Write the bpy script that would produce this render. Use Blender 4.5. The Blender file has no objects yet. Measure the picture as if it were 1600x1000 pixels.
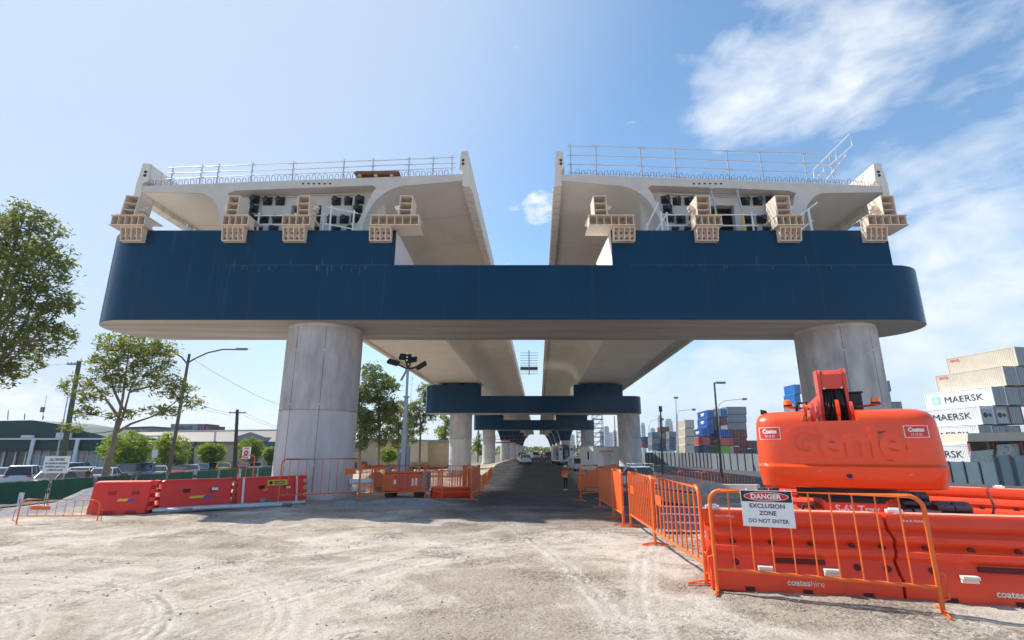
import bpy, math, random
from mathutils import Vector, Matrix, noise, geometry
from math import sin, cos, pi, radians as R
SC = bpy.context.scene; COL = SC.collection
random.seed(7)
# ---------------------------------------------------------------- camera, sky, sun, exposure
TH = R(14.4); ZC = 1.55
cd = bpy.data.cameras.new('camera'); cam = bpy.data.objects.new('camera', cd); COL.objects.link(cam)
cd.lens = 18; cd.sensor_width = 36; cd.clip_start = .05; cd.clip_end = 20000
cam.location = (0, 0, ZC); cam.rotation_euler = (pi/2 + TH, 0, 0); SC.camera = cam
SC.view_settings.view_transform = 'Standard'; SC.view_settings.look = 'None'
SC.view_settings.exposure = 0.78; SC.view_settings.gamma = 1; SC.view_settings.use_curve_mapping = False
SC.cycles.max_bounces = 8; SC.cycles.diffuse_bounces = 4; SC.cycles.transparent_max_bounces = 12
SUN = Vector((-.77, .48, 1.0)).normalized()          # towards the sun
def pxdir(px, py):
    u, v = (px-800)/800, (500-py)/800
    return Vector((u, cos(TH)-v*sin(TH), sin(TH)+v*cos(TH)))
def at(px, py, Y):                                    # point at depth Y seen at a photo pixel
    d = pxdir(px, py); return Vector((0, 0, ZC)) + d*(Y/d.y)

class NT:
    def __init__(s, nt): s.nt = nt
    def n(s, t, ins=None, **kw):
        q = s.nt.nodes.new('ShaderNode'+t)
        for k, v in kw.items(): setattr(q, k, v)
        for k, v in (ins or {}).items():
            if isinstance(v, bpy.types.NodeSocket): s.nt.links.new(v, q.inputs[k])
            else: q.inputs[k].default_value = v
        return q
    def math(s, op, a, b=None, c=None, clamp=False):
        ins = {0: a}
        if b is not None: ins[1] = b
        if c is not None: ins[2] = c
        return s.n('Math', ins, operation=op, use_clamp=clamp).outputs[0]
    def ramp(s, fac, *stops):
        q = s.n('ValToRGB', {0: fac}); e = q.color_ramp.elements
        while len(e) < len(stops): e.new(.5)
        for i, (p, c) in enumerate(stops):
            e[i].position = p; e[i].color = (c, c, c, 1) if isinstance(c, (int, float)) else (*c[:3], 1)
        return q.outputs[0]
    def mix(s, f, a, b, blend='MIX'):
        q = s.n('Mix', None, data_type='RGBA', blend_type=blend)
        for i, v in ((0, f), (6, a), (7, b)):
            if isinstance(v, bpy.types.NodeSocket): s.nt.links.new(v, q.inputs[i])
            else: q.inputs[i].default_value = v if i == 0 else (*v[:3], 1)
        return q.outputs[2]
    def link(s, a, b): s.nt.links.new(a, b)

def build_world():
    w = bpy.data.worlds.new('World'); SC.world = w; w.use_nodes = True
    w.node_tree.nodes.clear(); t = NT(w.node_tree)
    sky = t.n('TexSky', None, sky_type='NISHITA')
    sky.sun_disc = False; sky.sun_elevation = math.asin(SUN.z)
    sky.sun_rotation = math.atan2(SUN.x, SUN.y)
    sky.air_density = 1.0; sky.dust_density = .35; sky.ozone_density = 2.6; sky.altitude = 0
    g = t.n('TexCoord').outputs['Generated']
    def blob(px, py, r0, r1, wgt):
        d = pxdir(px, py).normalized()
        dot = t.n('VectorMath', {0: g, 1: tuple(d)}, operation='DOT_PRODUCT').outputs['Value']
        mr = t.n('MapRange', {0: dot, 1: cos(R(r1)), 2: cos(R(r0)), 3: 0, 4: wgt}, interpolation_type='SMOOTHSTEP')
        return mr.outputs[0]
    def wisp(rot, sc, scale, det, w4):
        mp = t.n('Mapping', {'Vector': g, 'Rotation': rot, 'Scale': sc})
        return t.n('TexNoise', {'Vector': mp.outputs[0], 'Scale': scale, 'Detail': det, 'Roughness': .58, 'Distortion': .35}).outputs['Fac']
    # high streaky cirrus
    s1 = None
    for b in ((1310, 60, 0, 11, .9), (1170, 130, 0, 8, .85), (1480, 0, 0, 11, .45), (1090, 105, 0, 5, .45), (1480, 320, 0, 9, .95), (1570, 260, 0, 9, .75),
              (1560, 430, 0, 10, .95), (1420, 290, 0, 7, .7), (1500, 400, 0, 8, .9), (1130, 600, 0, 8, .85), (1240, 565, 0, 8, .8), (1480, 520, 0, 10, .95),
              (1030, 620, 0, 6, .6), (1560, 570, 0, 8, .6), (1130, 200, 0, 4, .5), (1640, 120, 0, 7, .35)):
        q = blob(*b); s1 = q if s1 is None else t.math('MAXIMUM', s1, q)
    n1 = wisp((R(20), R(-35), R(25)), (1.0, 1.0, 2.6), 5.5, 9, 0)
    n2 = wisp((0, 0, 0), (1, 1, 1.6), 17, 8, 0)
    nn = t.math('ADD', t.math('MULTIPLY', n1, .72), t.math('MULTIPLY', n2, .28))
    c1 = t.n('MapRange', {0: t.math('ADD', nn, t.math('MULTIPLY', s1, .30)), 1: .57, 2: .92, 3: 0, 4: .95}).outputs[0]
    c1 = t.math('MULTIPLY', c1, t.n('MapRange', {0: s1, 1: 0, 2: .35}).outputs[0])
    # small puffs and the bank near the horizon
    s2 = None
    for b in ((843, 321, 0, 2.6, .95), (800, 322, 0, 1.3, .5), (20, 645, 0, 4.5, 1), (-40, 640, 0, 5, 1), (60, 655, 0, 3, .8), (190, 655, 0, 4, .8), (300, 655, 0, 5, .8),
              (262, 618, 0, 2.5, .8), (420, 655, 0, 4, .6), (400, 655, 0, 3, .6), (590, 690, 0, 5, .6), (950, 660, 0, 6, .7), (1210, 640, 0, 5, .5)):
        q = blob(*b); s2 = q if s2 is None else t.math('MAXIMUM', s2, q)
    n3 = wisp((0, 0, 0), (1, 1, 2.2), 26, 7, 0)
    c2 = t.n('MapRange', {0: t.math('ADD', n3, t.math('MULTIPLY', s2, .42)), 1: .68, 2: 1.02, 3: 0, 4: .92}).outputs[0]
    # thin veil that whitens the half of the sky towards the sun
    dot = t.n('VectorMath', {0: g, 1: tuple(SUN)}, operation='DOT_PRODUCT').outputs['Value']
    veil = t.n('MapRange', {0: dot, 1: .56, 2: .95, 3: .05, 4: .92}, interpolation_type='SMOOTHSTEP').outputs[0]
    z = t.n('SeparateXYZ', {0: g}).outputs[2]
    lowv = t.n('MapRange', {0: z, 1: .36, 2: 0.0, 3: 0, 4: .7}, interpolation_type='SMOOTHSTEP').outputs[0]
    veil = t.math('ADD', veil, lowv, clamp=True)
    cl = t.math('MAXIMUM', c1, c2)
    b1 = t.n('Background', {0: t.n('HueSaturation', {'Hue': .492, 'Saturation': 1.10, 'Color': sky.outputs[0]}).outputs[0], 1: .124})
    b2 = t.n('Background', {0: (.66, .79, 1.0, 1), 1: .535})
    b3 = t.n('Background', {0: (.92, .96, 1.0, 1), 1: .66})
    m1 = t.n('MixShader', {0: veil, 1: b1.outputs[0], 2: b2.outputs[0]})
    m2 = t.n('MixShader', {0: cl, 1: m1.outputs[0], 2: b3.outputs[0]})
    o = t.n('OutputWorld'); t.link(m2.outputs[0], o.inputs[0])
build_world()
sl = bpy.data.lights.new('sun', 'SUN'); sl.energy = 4.0; sl.angle = R(.53); sl.color = (1, .955, .88)
so = bpy.data.objects.new('sun', sl); COL.objects.link(so); so.rotation_euler = (-SUN).to_track_quat('-Z', 'Y').to_euler(); so.location = (0, 0, 60)

# ---------------------------------------------------------------- helpers
def sm(a, b, x):
    t = min(1, max(0, (x-a)/(b-a))); return t*t*(3-2*t)
def gz(x, y):                                         # ground height
    h = -1.3*sm(18, 43, y)+1.1*sm(60, 90, y)*sm(14, 4, abs(x-.05*y))
    hl = -1.35*sm(-11.6, -21.5, x)*sm(-4, 9, y)
    hr = -1.3*sm(9, 22, x)*sm(4, 14, y)
    return max(-1.35, min(h, 0)+hl+hr) if h+hl+hr > -1.35 else -1.35
def gp(px, py):                                       # ground point seen at a photo pixel
    d = pxdir(px, py); H = ZC
    for i in range(30):
        k = -H/d.z; H = ZC - gz(d.x*k, d.y*k)
    return Vector((d.x*k, d.y*k, ZC-H))
def I(): return Matrix.Identity(4)
def T(x, y, z): return Matrix.Translation((x, y, z))
def Rz(a): return Matrix.Rotation(a, 4, 'Z')
def Rx(a): return Matrix.Rotation(a, 4, 'X')
def Ry(a): return Matrix.Rotation(a, 4, 'Y')
class MB:
    def __init__(s): s.v = []; s.f = []; s.m = []
    def add(s, vs, fs, mat=0, M=None):
        o = len(s.v)
        s.v += [tuple(M @ Vector(p)) if M else tuple(p) for p in vs]
        for i, f in enumerate(fs):
            s.f.append([o+k for k in f]); s.m.append(mat[i] if isinstance(mat, (list, tuple)) else mat)
        return s
    def box(s, c, d, mat=0, M=None):
        x, y, z = c; a, b, h = d[0]/2, d[1]/2, d[2]/2
        vs = [(x+i*a, y+j*b, z+k*h) for k in (-1, 1) for j in (-1, 1) for i in (-1, 1)]
        return s.add(vs, [(0, 2, 3, 1), (4, 5, 7, 6), (0, 1, 5, 4), (2, 6, 7, 3), (0, 4, 6, 2), (1, 3, 7, 5)], mat, M)
    def bb(s, a, b, mat=0, M=None):                   # box from corner to corner
        return s.box([(p+q)/2 for p, q in zip(a, b)], [abs(q-p) for p, q in zip(a, b)], mat, M)
    def beam(s, p, q, w, h, mat=0, up=(0, 0, 1)):
        p, q = Vector(p), Vector(q); d = q-p; L = d.length; d.normalize(); up = Vector(up)
        if abs(d.dot(up)) > .98: up = Vector((0, 1, 0))
        x = d.cross(up).normalized(); z = x.cross(d)
        M = Matrix(((x.x, d.x, z.x, p.x), (x.y, d.y, z.y, p.y), (x.z, d.z, z.z, p.z), (0, 0, 0, 1)))
        return s.box((0, L/2, 0), (w, L, h), mat, M)
    def tube(s, pts, r, n=6, mat=0, cap=True, closed=False, M=None):
        P = [Vector(p) for p in pts]; k = len(P); rr = r if isinstance(r, (list, tuple)) else [r]*k
        vs = []; fs = []; ref = None
        for i, p in enumerate(P):
            if closed: d = (P[(i+1) % k]-P[i-1])
            else: d = P[min(i+1, k-1)]-P[max(i-1, 0)]
            d.normalize()
            if ref is None: ref = Vector((0, 0, 1)) if abs(d.z) < .9 else Vector((1, 0, 0))
            a = d.cross(ref)
            if a.length < 1e-4: a = d.cross(Vector((1, .3, 0)))
            a.normalize(); b = d.cross(a); ref = -b if False else ref
            for j in range(n): t = 2*pi*j/n; vs.append(p+(a*cos(t)+b*sin(t))*rr[i])
        for i in range(k if closed else k-1):
            i2 = (i+1) % k
            for j in range(n): fs.append((i*n+j, i*n+(j+1) % n, i2*n+(j+1) % n, i2*n+j))
        if cap and not closed: fs += [tuple(range(n-1, -1, -1)), tuple((k-1)*n+j for j in range(n))]
        return s.add(vs, fs, mat, M)
    def cyl(s, p, q, r, r2=None, n=12, mat=0, M=None): return s.tube([p, q], [r, r if r2 is None else r2], n, mat, M=M)
    def loft(s, loops, mat=0, cap0=True, cap1=True, M=None, matcap=None):
        n = len(loops[0]); vs = [p for l in loops for p in l]; fs = []; ms = []
        for i in range(len(loops)-1):
            for j in range(n): fs.append((i*n+j, i*n+(j+1) % n, (i+1)*n+(j+1) % n, (i+1)*n+j)); ms.append(mat)
        mc = mat if matcap is None else matcap
        if cap0: fs.append(tuple(range(n-1, -1, -1))); ms.append(mc)
        if cap1: fs.append(tuple((len(loops)-1)*n+j for j in range(n))); ms.append(mc)
        return s.add(vs, fs, ms, M)
    def sph(s, c, r, n=10, m=6, mat=0, M=None):
        rx, ry, rz = r if isinstance(r, (list, tuple)) else (r, r, r); L = []
        for i in range(1, m):
            a = -pi/2+pi*i/m; L.append([(c[0]+rx*cos(a)*cos(2*pi*j/n), c[1]+ry*cos(a)*sin(2*pi*j/n), c[2]+rz*sin(a)) for j in range(n)])
        o = len(s.v); s.loft(L, mat, False, False, M); b = len(s.v)
        s.add([(c[0], c[1], c[2]-rz), (c[0], c[1], c[2]+rz)], [], 0, M)
        for j in range(n):
            s.f.append([o+(j+1) % n, o+j, b]); s.m.append(mat); s.f.append([o+(m-2)*n+j, o+(m-2)*n+(j+1) % n, b+1]); s.m.append(mat)
        return s
    def islands(s):
        par = list(range(len(s.v)))
        def fd(a):
            while par[a] != a: par[a] = par[par[a]]; a = par[a]
            return a
        for f in s.f:
            r = fd(f[0])
            for k in f[1:]: par[fd(k)] = r
        D = {}
        for f, m in zip(s.f, s.m): D.setdefault(fd(f[0]), []).append((f, m))
        out = []
        for L in D.values():
            b = MB(); ix = {}
            for f, m in L:
                g = []
                for k in f:
                    if k not in ix: ix[k] = len(b.v); b.v.append(s.v[k])
                    g.append(ix[k])
                b.f.append(g); b.m.append(m)
            out.append(b)
        return out
    def each(s, name, mats, parent=None, **kw):           # every loose piece becomes a part of its own
        return [b.build(name, mats, parent, **kw) for b in s.islands()][-1]
    def build(s, name, mats, parent=None, smooth=None, bevel=0, world=False, seg=2, M=None):
        me = bpy.data.meshes.new(name)
        vs = s.v
        if M is not None: vs = [tuple(M @ Vector(p)) for p in vs]
        if world and parent is not None:
            r = parent
            while r.name not in INV: r = r.parent
            Mi = INV[r.name]; vs = [tuple(Mi @ Vector(p)) for p in vs]
        me.from_pydata(vs, [], s.f); me.update()
        if not isinstance(mats, (list, tuple)): mats = [mats]
        for m in mats: me.materials.append(m)
        if len(mats) > 1: me.polygons.foreach_set('material_index', s.m)
        if smooth is not None:
            me.polygons.foreach_set('use_smooth', [True]*len(me.polygons)); me.set_sharp_from_angle(angle=R(smooth))
        o = bpy.data.objects.new(name, me); COL.objects.link(o)
        if parent is not None: o.parent = parent
        if bevel:
            b = o.modifiers.new('bevel', 'BEVEL'); b.width = bevel; b.segments = seg; b.limit_method = 'ANGLE'; b.angle_limit = R(35)
        return o
INV = {}
def tag(o, label=None, cat=None, group=None, kind=None):
    if label: o['label'] = label
    if cat: o['category'] = cat
    if group: o['group'] = group
    if kind: o['kind'] = kind
    return o
def thing(name, label, cat, loc=(0, 0, 0), rz=0, group=None, tilt=0):
    o = bpy.data.objects.new(name, None); COL.objects.link(o); o.empty_display_size = .2
    o.location = loc; o.rotation_euler = (tilt, 0, rz); tag(o, label, cat, group)
    INV[o.name] = (Matrix.Translation(loc) @ Matrix.Rotation(rz, 4, 'Z') @ Matrix.Rotation(tilt, 4, 'X')).inverted(); return o
def dup(root, loc, rz=0, label=None, scale=None, group=None):
    r = root.copy(); COL.objects.link(r); r.location = loc; r.rotation_euler = (root.rotation_euler[0], 0, rz)
    if scale: r.scale = scale if isinstance(scale, tuple) else (scale,)*3
    if label: r['label'] = label
    if group: r['group'] = group
    for ch in list(root.children):
        c = ch.copy(); COL.objects.link(c); c.parent = r
        for gch in list(ch.children):
            d = gch.copy(); COL.objects.link(d); d.parent = c
    return r
def text(body, w, h, M, m, name='lettering', parent=None, bold=.02, ext=.002, fn=None, world=True, sub=0, shear=0):
    cu = bpy.data.curves.new(name, 'FONT'); cu.body = body; cu.size = 1; cu.extrude = 0; cu.offset = bold; cu.resolution_u = 3; cu.shear = shear
    cu.align_x = 'LEFT'; to = bpy.data.objects.new(name, cu); COL.objects.link(to)
    me = bpy.data.meshes.new_from_object(to); bpy.data.objects.remove(to); bpy.data.curves.remove(cu)
    co = [v.co.copy() for v in me.vertices]; xs = [c.x for c in co]; ys = [c.y for c in co]
    x0, x1, y0, y1 = min(xs), max(xs), min(ys), max(ys)
    b = MB(); vs = []
    for c in co:
        tx = ((c.x-x0)/(x1-x0)-.5)*w; ty = ((c.y-y0)/(y1-y0)-.5)*h; vs.append((tx, ty))
    fs = [list(p.vertices) for p in me.polygons]; bpy.data.meshes.remove(me)
    # give the letters a real thickness
    ec = {}
    for f in fs:
        for i in range(len(f)): e = (f[i], f[(i+1) % len(f)]); ec[e] = 1
    n = len(vs); V = [(x, y, ext) for x, y in vs]+[(x, y, 0) for x, y in vs]; F = list(fs)
    for a, c in ec:
        if (c, a) not in ec: F.append([a, n+a, n+c, c])
    if fn: V = [fn(*p) for p in V]
    b.add(V, F, 0, M); return b.build(name, m, parent, world=world)
FACE = Rx(pi/2)                                       # local xy plane -> upright plane facing -y

# ---------------------------------------------------------------- materials
def mk(name, col, rough=.6, var=.15, sc=2., bump=0., bsc=30., metal=0., stretch=(1, 1, 1), dirt=0., dcol=(.2, .17, .13), dsc=3., dst=(1, 1, 1), spec=.5, coat=0., dth=.55, emit=None, det=6, blen=.02):
    m = bpy.data.materials.new(name); m.use_nodes = True; nt = m.node_tree; nt.nodes.clear(); t = NT(nt)
    o = t.n('OutputMaterial'); p = t.n('BsdfPrincipled', {'Roughness': rough, 'Metallic': metal, 'Specular IOR Level': spec, 'Coat Weight': coat}); t.link(p.outputs[0], o.inputs[0])
    tc = t.n('TexCoord').outputs['Object']
    mp = t.n('Mapping', {'Vector': tc, 'Scale': stretch}).outputs[0]
    nz = t.n('TexNoise', {'Vector': mp, 'Scale': sc, 'Detail': det, 'Roughness': .6}).outputs['Fac']
    c = t.ramp(nz, (.25, [x*(1-var) for x in col]), (.75, [min(1, x*(1+var)) for x in col]))
    if dirt:
        mp2 = t.n('Mapping', {'Vector': tc, 'Scale': dst, 'Location': (3.1, 7.7, 1.3)}).outputs[0]
        dn = t.n('TexNoise', {'Vector': mp2, 'Scale': dsc, 'Detail': 8, 'Roughness': .65}).outputs['Fac']
        c = t.mix(t.n('MapRange', {0: dn, 1: dth, 2: dth+.2, 3: 0, 4: dirt}).outputs[0], c, dcol)
    t.link(c, p.inputs['Base Color'])
    if rough > .15 and rough < .95:
        t.link(t.n('MapRange', {0: nz, 1: .2, 2: .8, 3: rough*.85, 4: min(1, rough*1.15)}).outputs[0], p.inputs['Roughness'])
    if bump:
        bn = t.n('TexNoise', {'Vector': tc, 'Scale': bsc, 'Detail': 5, 'Roughness': .6}).outputs['Fac']
        t.link(t.n('Bump', {'Strength': bump, 'Distance': blen, 'Height': bn}).outputs[0], p.inputs['Normal'])
    if emit: p.inputs['Emission Color'].default_value = (*emit, 1); p.inputs['Emission Strength'].default_value = 1
    m['_'] = 0; MT[name] = (t, p, c, tc); return m
MT = {}
def line_mod(name, axis, period, width, dark, off=0.):   # thin joint lines across a material (real joints of the surface)
    t, p, c, tc = MT[name]; s = t.n('SeparateXYZ', {0: tc}).outputs[axis]
    f = t.math('FRACT', t.math('DIVIDE', t.math('ADD', s, off+1000*period), period))
    l = t.math('LESS_THAN', f, width/period)
    cc = t.mix(t.math('MULTIPLY', l, dark), c, (.05, .045, .04)); t.link(cc, p.inputs['Base Color']); MT[name] = (t, p, cc, tc)
CONC = mk('cast_concrete', (.58, .55, .53), .85, .26, .9, .25, 25, stretch=(1.2, 1.2, .35), dirt=.45, dcol=(.34, .30, .26), dsc=1.6, dst=(2.2, 2.2, .16), dth=.54)
CONCD = mk('deck_concrete', (.60, .565, .51), .85, .09, .5, .12, 12, dirt=.22, dcol=(.33, .28, .21), dsc=.5, dst=(1.2, .5, 1.2)); line_mod('deck_concrete', 1, 3.1, .035, .35)
CONCE = mk('deck_end_concrete', (.60, .555, .50), .85, .1, 1.3, .15, 20, dirt=.25, dcol=(.38, .33, .27), dsc=1.4)
CONCW = mk('parapet_concrete', (.68, .635, .57), .85, .1, 1.2, .12, 20, dirt=.3, dcol=(.45, .40, .33), dsc=1.1); line_mod('parapet_concrete', 1, .62, .06, .30)
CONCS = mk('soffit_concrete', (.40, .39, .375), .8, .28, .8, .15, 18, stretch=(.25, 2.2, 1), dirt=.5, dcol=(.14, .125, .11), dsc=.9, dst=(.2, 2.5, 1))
CONCP = mk('pale_concrete', (.68, .66, .64), .85, .06, 2, .1, 20)
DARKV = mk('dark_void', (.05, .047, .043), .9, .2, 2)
NAVY = mk('navy_paint', (.0006, .034, .080), .24, .18, .35, .05, 3, stretch=(1, 1, .45), dirt=.16, dcol=(.16, .2, .25), dsc=1.9, dst=(2.6, 1, .10), dth=.60, spec=.26)
CONC2 = mk('upper_pour_concrete', (.50, .465, .445), .85, .34, 1.0, .3, 22, stretch=(1.6, 1.6, .55), dirt=.55, dcol=(.29, .255, .225), dsc=1.5, dst=(1.8, 1.8, .5), dth=.50)
BEIGE = mk('beige_steel', (.72, .60, .48), .5, .08, 3, .03, 10, dirt=.25, dcol=(.40, .28, .18), dsc=6)
BLACKC = mk('black_plastic', (.012, .016, .018), .35, .2, 4)
BLACK = mk('black_rubber', (.016, .016, .017), .7, .3, 6, .2, 30)
GALV = mk('galvanised_steel', (.50, .53, .57), .38, .14, 4, metal=.55)
GREYM = mk('grey_metal', (.24, .26, .28), .5, .15, 3)
DGREY = mk('dark_grey_metal', (.07, .075, .08), .5, .2, 3)
RUST = mk('rusty_plate', (.22, .10, .06), .85, .35, 5, .3, 20)
REBAR = mk('rebar_steel', (.13, .12, .13), .6, .2, 6)
ORANGE = mk('orange_paint', (.86, .155, .025), .38, .10, 5, .04, 25, dirt=.18, dcol=(.45, .16, .07), dsc=9, spec=.5)
ORANGEF = mk('orange_plate', (.72, .12, .02), .45, .12, 4, .04, 25, dirt=.2, dcol=(.4, .13, .06), dsc=5)
REDP = mk('red_plastic', (.80, .035, .020), .40, .07, 2.5, .05, 14, dirt=.22, dcol=(.48, .10, .07), dsc=3.5, spec=.45)
ORP = mk('orange_red_plastic', (.82, .062, .016), .40, .08, 2.2, .05, 12, dirt=.35, dcol=(.52, .15, .09), dsc=2.6, dst=(1, 1, .7), spec=.45)
LIFT = mk('machine_orange', (.84, .080, .014), .30, .05, 1.7, .02, 9, dirt=.22, dcol=(.50, .06, .025), dsc=3.2, dst=(1.2, 1, .7), coat=.25, dth=.53)
LIFTD = mk('boom_red', (.62, .075, .045), .4, .12, 4, .04, 12, dirt=.3, dcol=(.25, .07, .05), dsc=5)
HOLE = mk('hole_shadow_red', (.10, .008, .006), .7, .2, 5)
WHITE = mk('white_paint', (.78, .78, .77), .4, .05, 3, dirt=.15, dcol=(.5, .48, .44), dsc=4)
WHITES = mk('white_sign', (.80, .80, .80), .4, .03, 5)
INK = mk('black_ink', (.018, .018, .02), .5, .1, 5)
SIGNR = mk('sign_red', (.70, .02, .035), .4, .05, 5)
CREAMT = mk('cream_tape', (.78, .70, .60), .5, .06, 6, dirt=.3, dcol=(.45, .3, .22), dsc=9)
YEL = mk('yellow_paint', (.80, .55, .03), .45, .08, 5)
BLUES = mk('blue_sticker', (.04, .10, .45), .4, .08, 5)
AMBER = mk('amber_lens', (.90, .22, .02), .2, .05, 5, coat=.5)
GLASS = mk('dark_glass', (.035, .05, .06), .08, .25, 1.5, spec=.8)
GLASSG = mk('shop_glass_painted_reflection', (.40, .46, .46), .2, .25, .8, spec=.8)  # pale base colour imitates the reflections on the panes
SHADE = mk('green_shade_cloth', (.012, .085, .066), .85, .22, 1.2, .2, 60, stretch=(1, 1, .5)); 
SHADE2 = mk('pale_green_shade_cloth', (.10, .30, .24), .85, .2, 1.2, .2, 60)
GRAVEL = mk('grey_gravel', (.30, .30, .31), .95, .3, 6, 1.0, 22, det=9, blen=.08)
BROWNM = mk('rubble_brown', (.17, .13, .10), .95, .45, 6, .8, 20)
TIMBER = mk('pale_timber', (.50, .40, .28), .8, .2, 5, .2, 20, stretch=(.3, 3, 3))
TRUNK = mk('tree_bark', (.23, .18, .14), .9, .25, 5, .5, 18, stretch=(1, 1, .4))
TRUNKD = mk('dark_pole_timber', (.09, .07, .06), .9, .3, 5, .4, 18, stretch=(2, 2, .3))
GREENC = mk('dark_green_cladding', (.022, .060, .052), .6, .1, 1, .1, 8)
TAN = mk('tan_render', (.60, .45, .30), .85, .1, 1.2, .15, 15)
CREAM = mk('cream_render', (.58, .50, .38), .85, .1, 1.2, .15, 15)
BRICK = mk('brick_red', (.22, .09, .06), .85, .25, 3, .2, 15)
ROOFG = mk('grey_roof_sheet', (.30, .30, .30), .55, .1, .8)
ROOFT = mk('tan_roof_sheet', (.15, .12, .095), .6, .15, .8)
TEAL = mk('teal_awning', (.015, .17, .19), .6, .1, 2)
SKIN = mk('skin', (.42, .24, .16), .6, .05, 8)
HIVIS = mk('hi_vis_orange', (.85, .18, .03), .7, .1, 9)
SILV = mk('reflective_tape', (.72, .72, .66), .35, .05, 9)
CLOTHD = mk('dark_trousers', (.02, .022, .03), .9, .2, 9)
HOARD = mk('grey_hoarding', (.19, .22, .24), .6, .12, .7, stretch=(1, 1, .3), dirt=.2, dcol=(.3, .3, .3), dsc=1); 
HOARDB = mk('slate_blue_hoarding', (.085, .135, .175), .55, .1, .8)
line_mod('navy_paint', 0, 4.1, .03, .45, 1.2); line_mod('navy_paint', 2, 2.9, .02, .25, .3)
def foliage(name, a, b, trans=.35, sc=.9):
    m = bpy.data.materials.new(name); m.use_nodes = True; nt = m.node_tree; nt.nodes.clear(); t = NT(nt)
    o = t.n('OutputMaterial'); tc = t.n('TexCoord').outputs['Object']
    n1 = t.n('TexNoise', {'Vector': tc, 'Scale': sc, 'Detail': 3}).outputs['Fac']
    n2 = t.n('TexNoise', {'Vector': tc, 'Scale': sc*9, 'Detail': 2}).outputs['Fac']
    c = t.ramp(t.math('ADD', t.math('MULTIPLY', n1, .55), t.math('MULTIPLY', n2, .45)), (.32, a), (.68, b))
    p = t.n('BsdfPrincipled', {'Base Color': c, 'Roughness': .5, 'Specular IOR Level': .3})
    tr = t.n('BsdfTranslucent', {'Color': t.mix(.5, c, (b[0]*1.5, b[1]*1.25, b[2]*.6))})
    mx = t.n('MixShader', {0: trans, 1: p.outputs[0], 2: tr.outputs[0]}); t.link(mx.outputs[0], o.inputs[0]); return m
LEAFA = foliage('gum_leaves', (.035, .070, .022), (.21, .25, .055), .5)
LEAFB = foliage('olive_leaves', (.045, .085, .022), (.235, .28, .055), .5)
LEAFC = foliage('bright_bush_leaves', (.05, .12, .020), (.28, .40, .05), .5)
LEAFD = foliage('dark_gum_leaves', (.035, .075, .022), (.20, .27, .06), .45)
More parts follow.
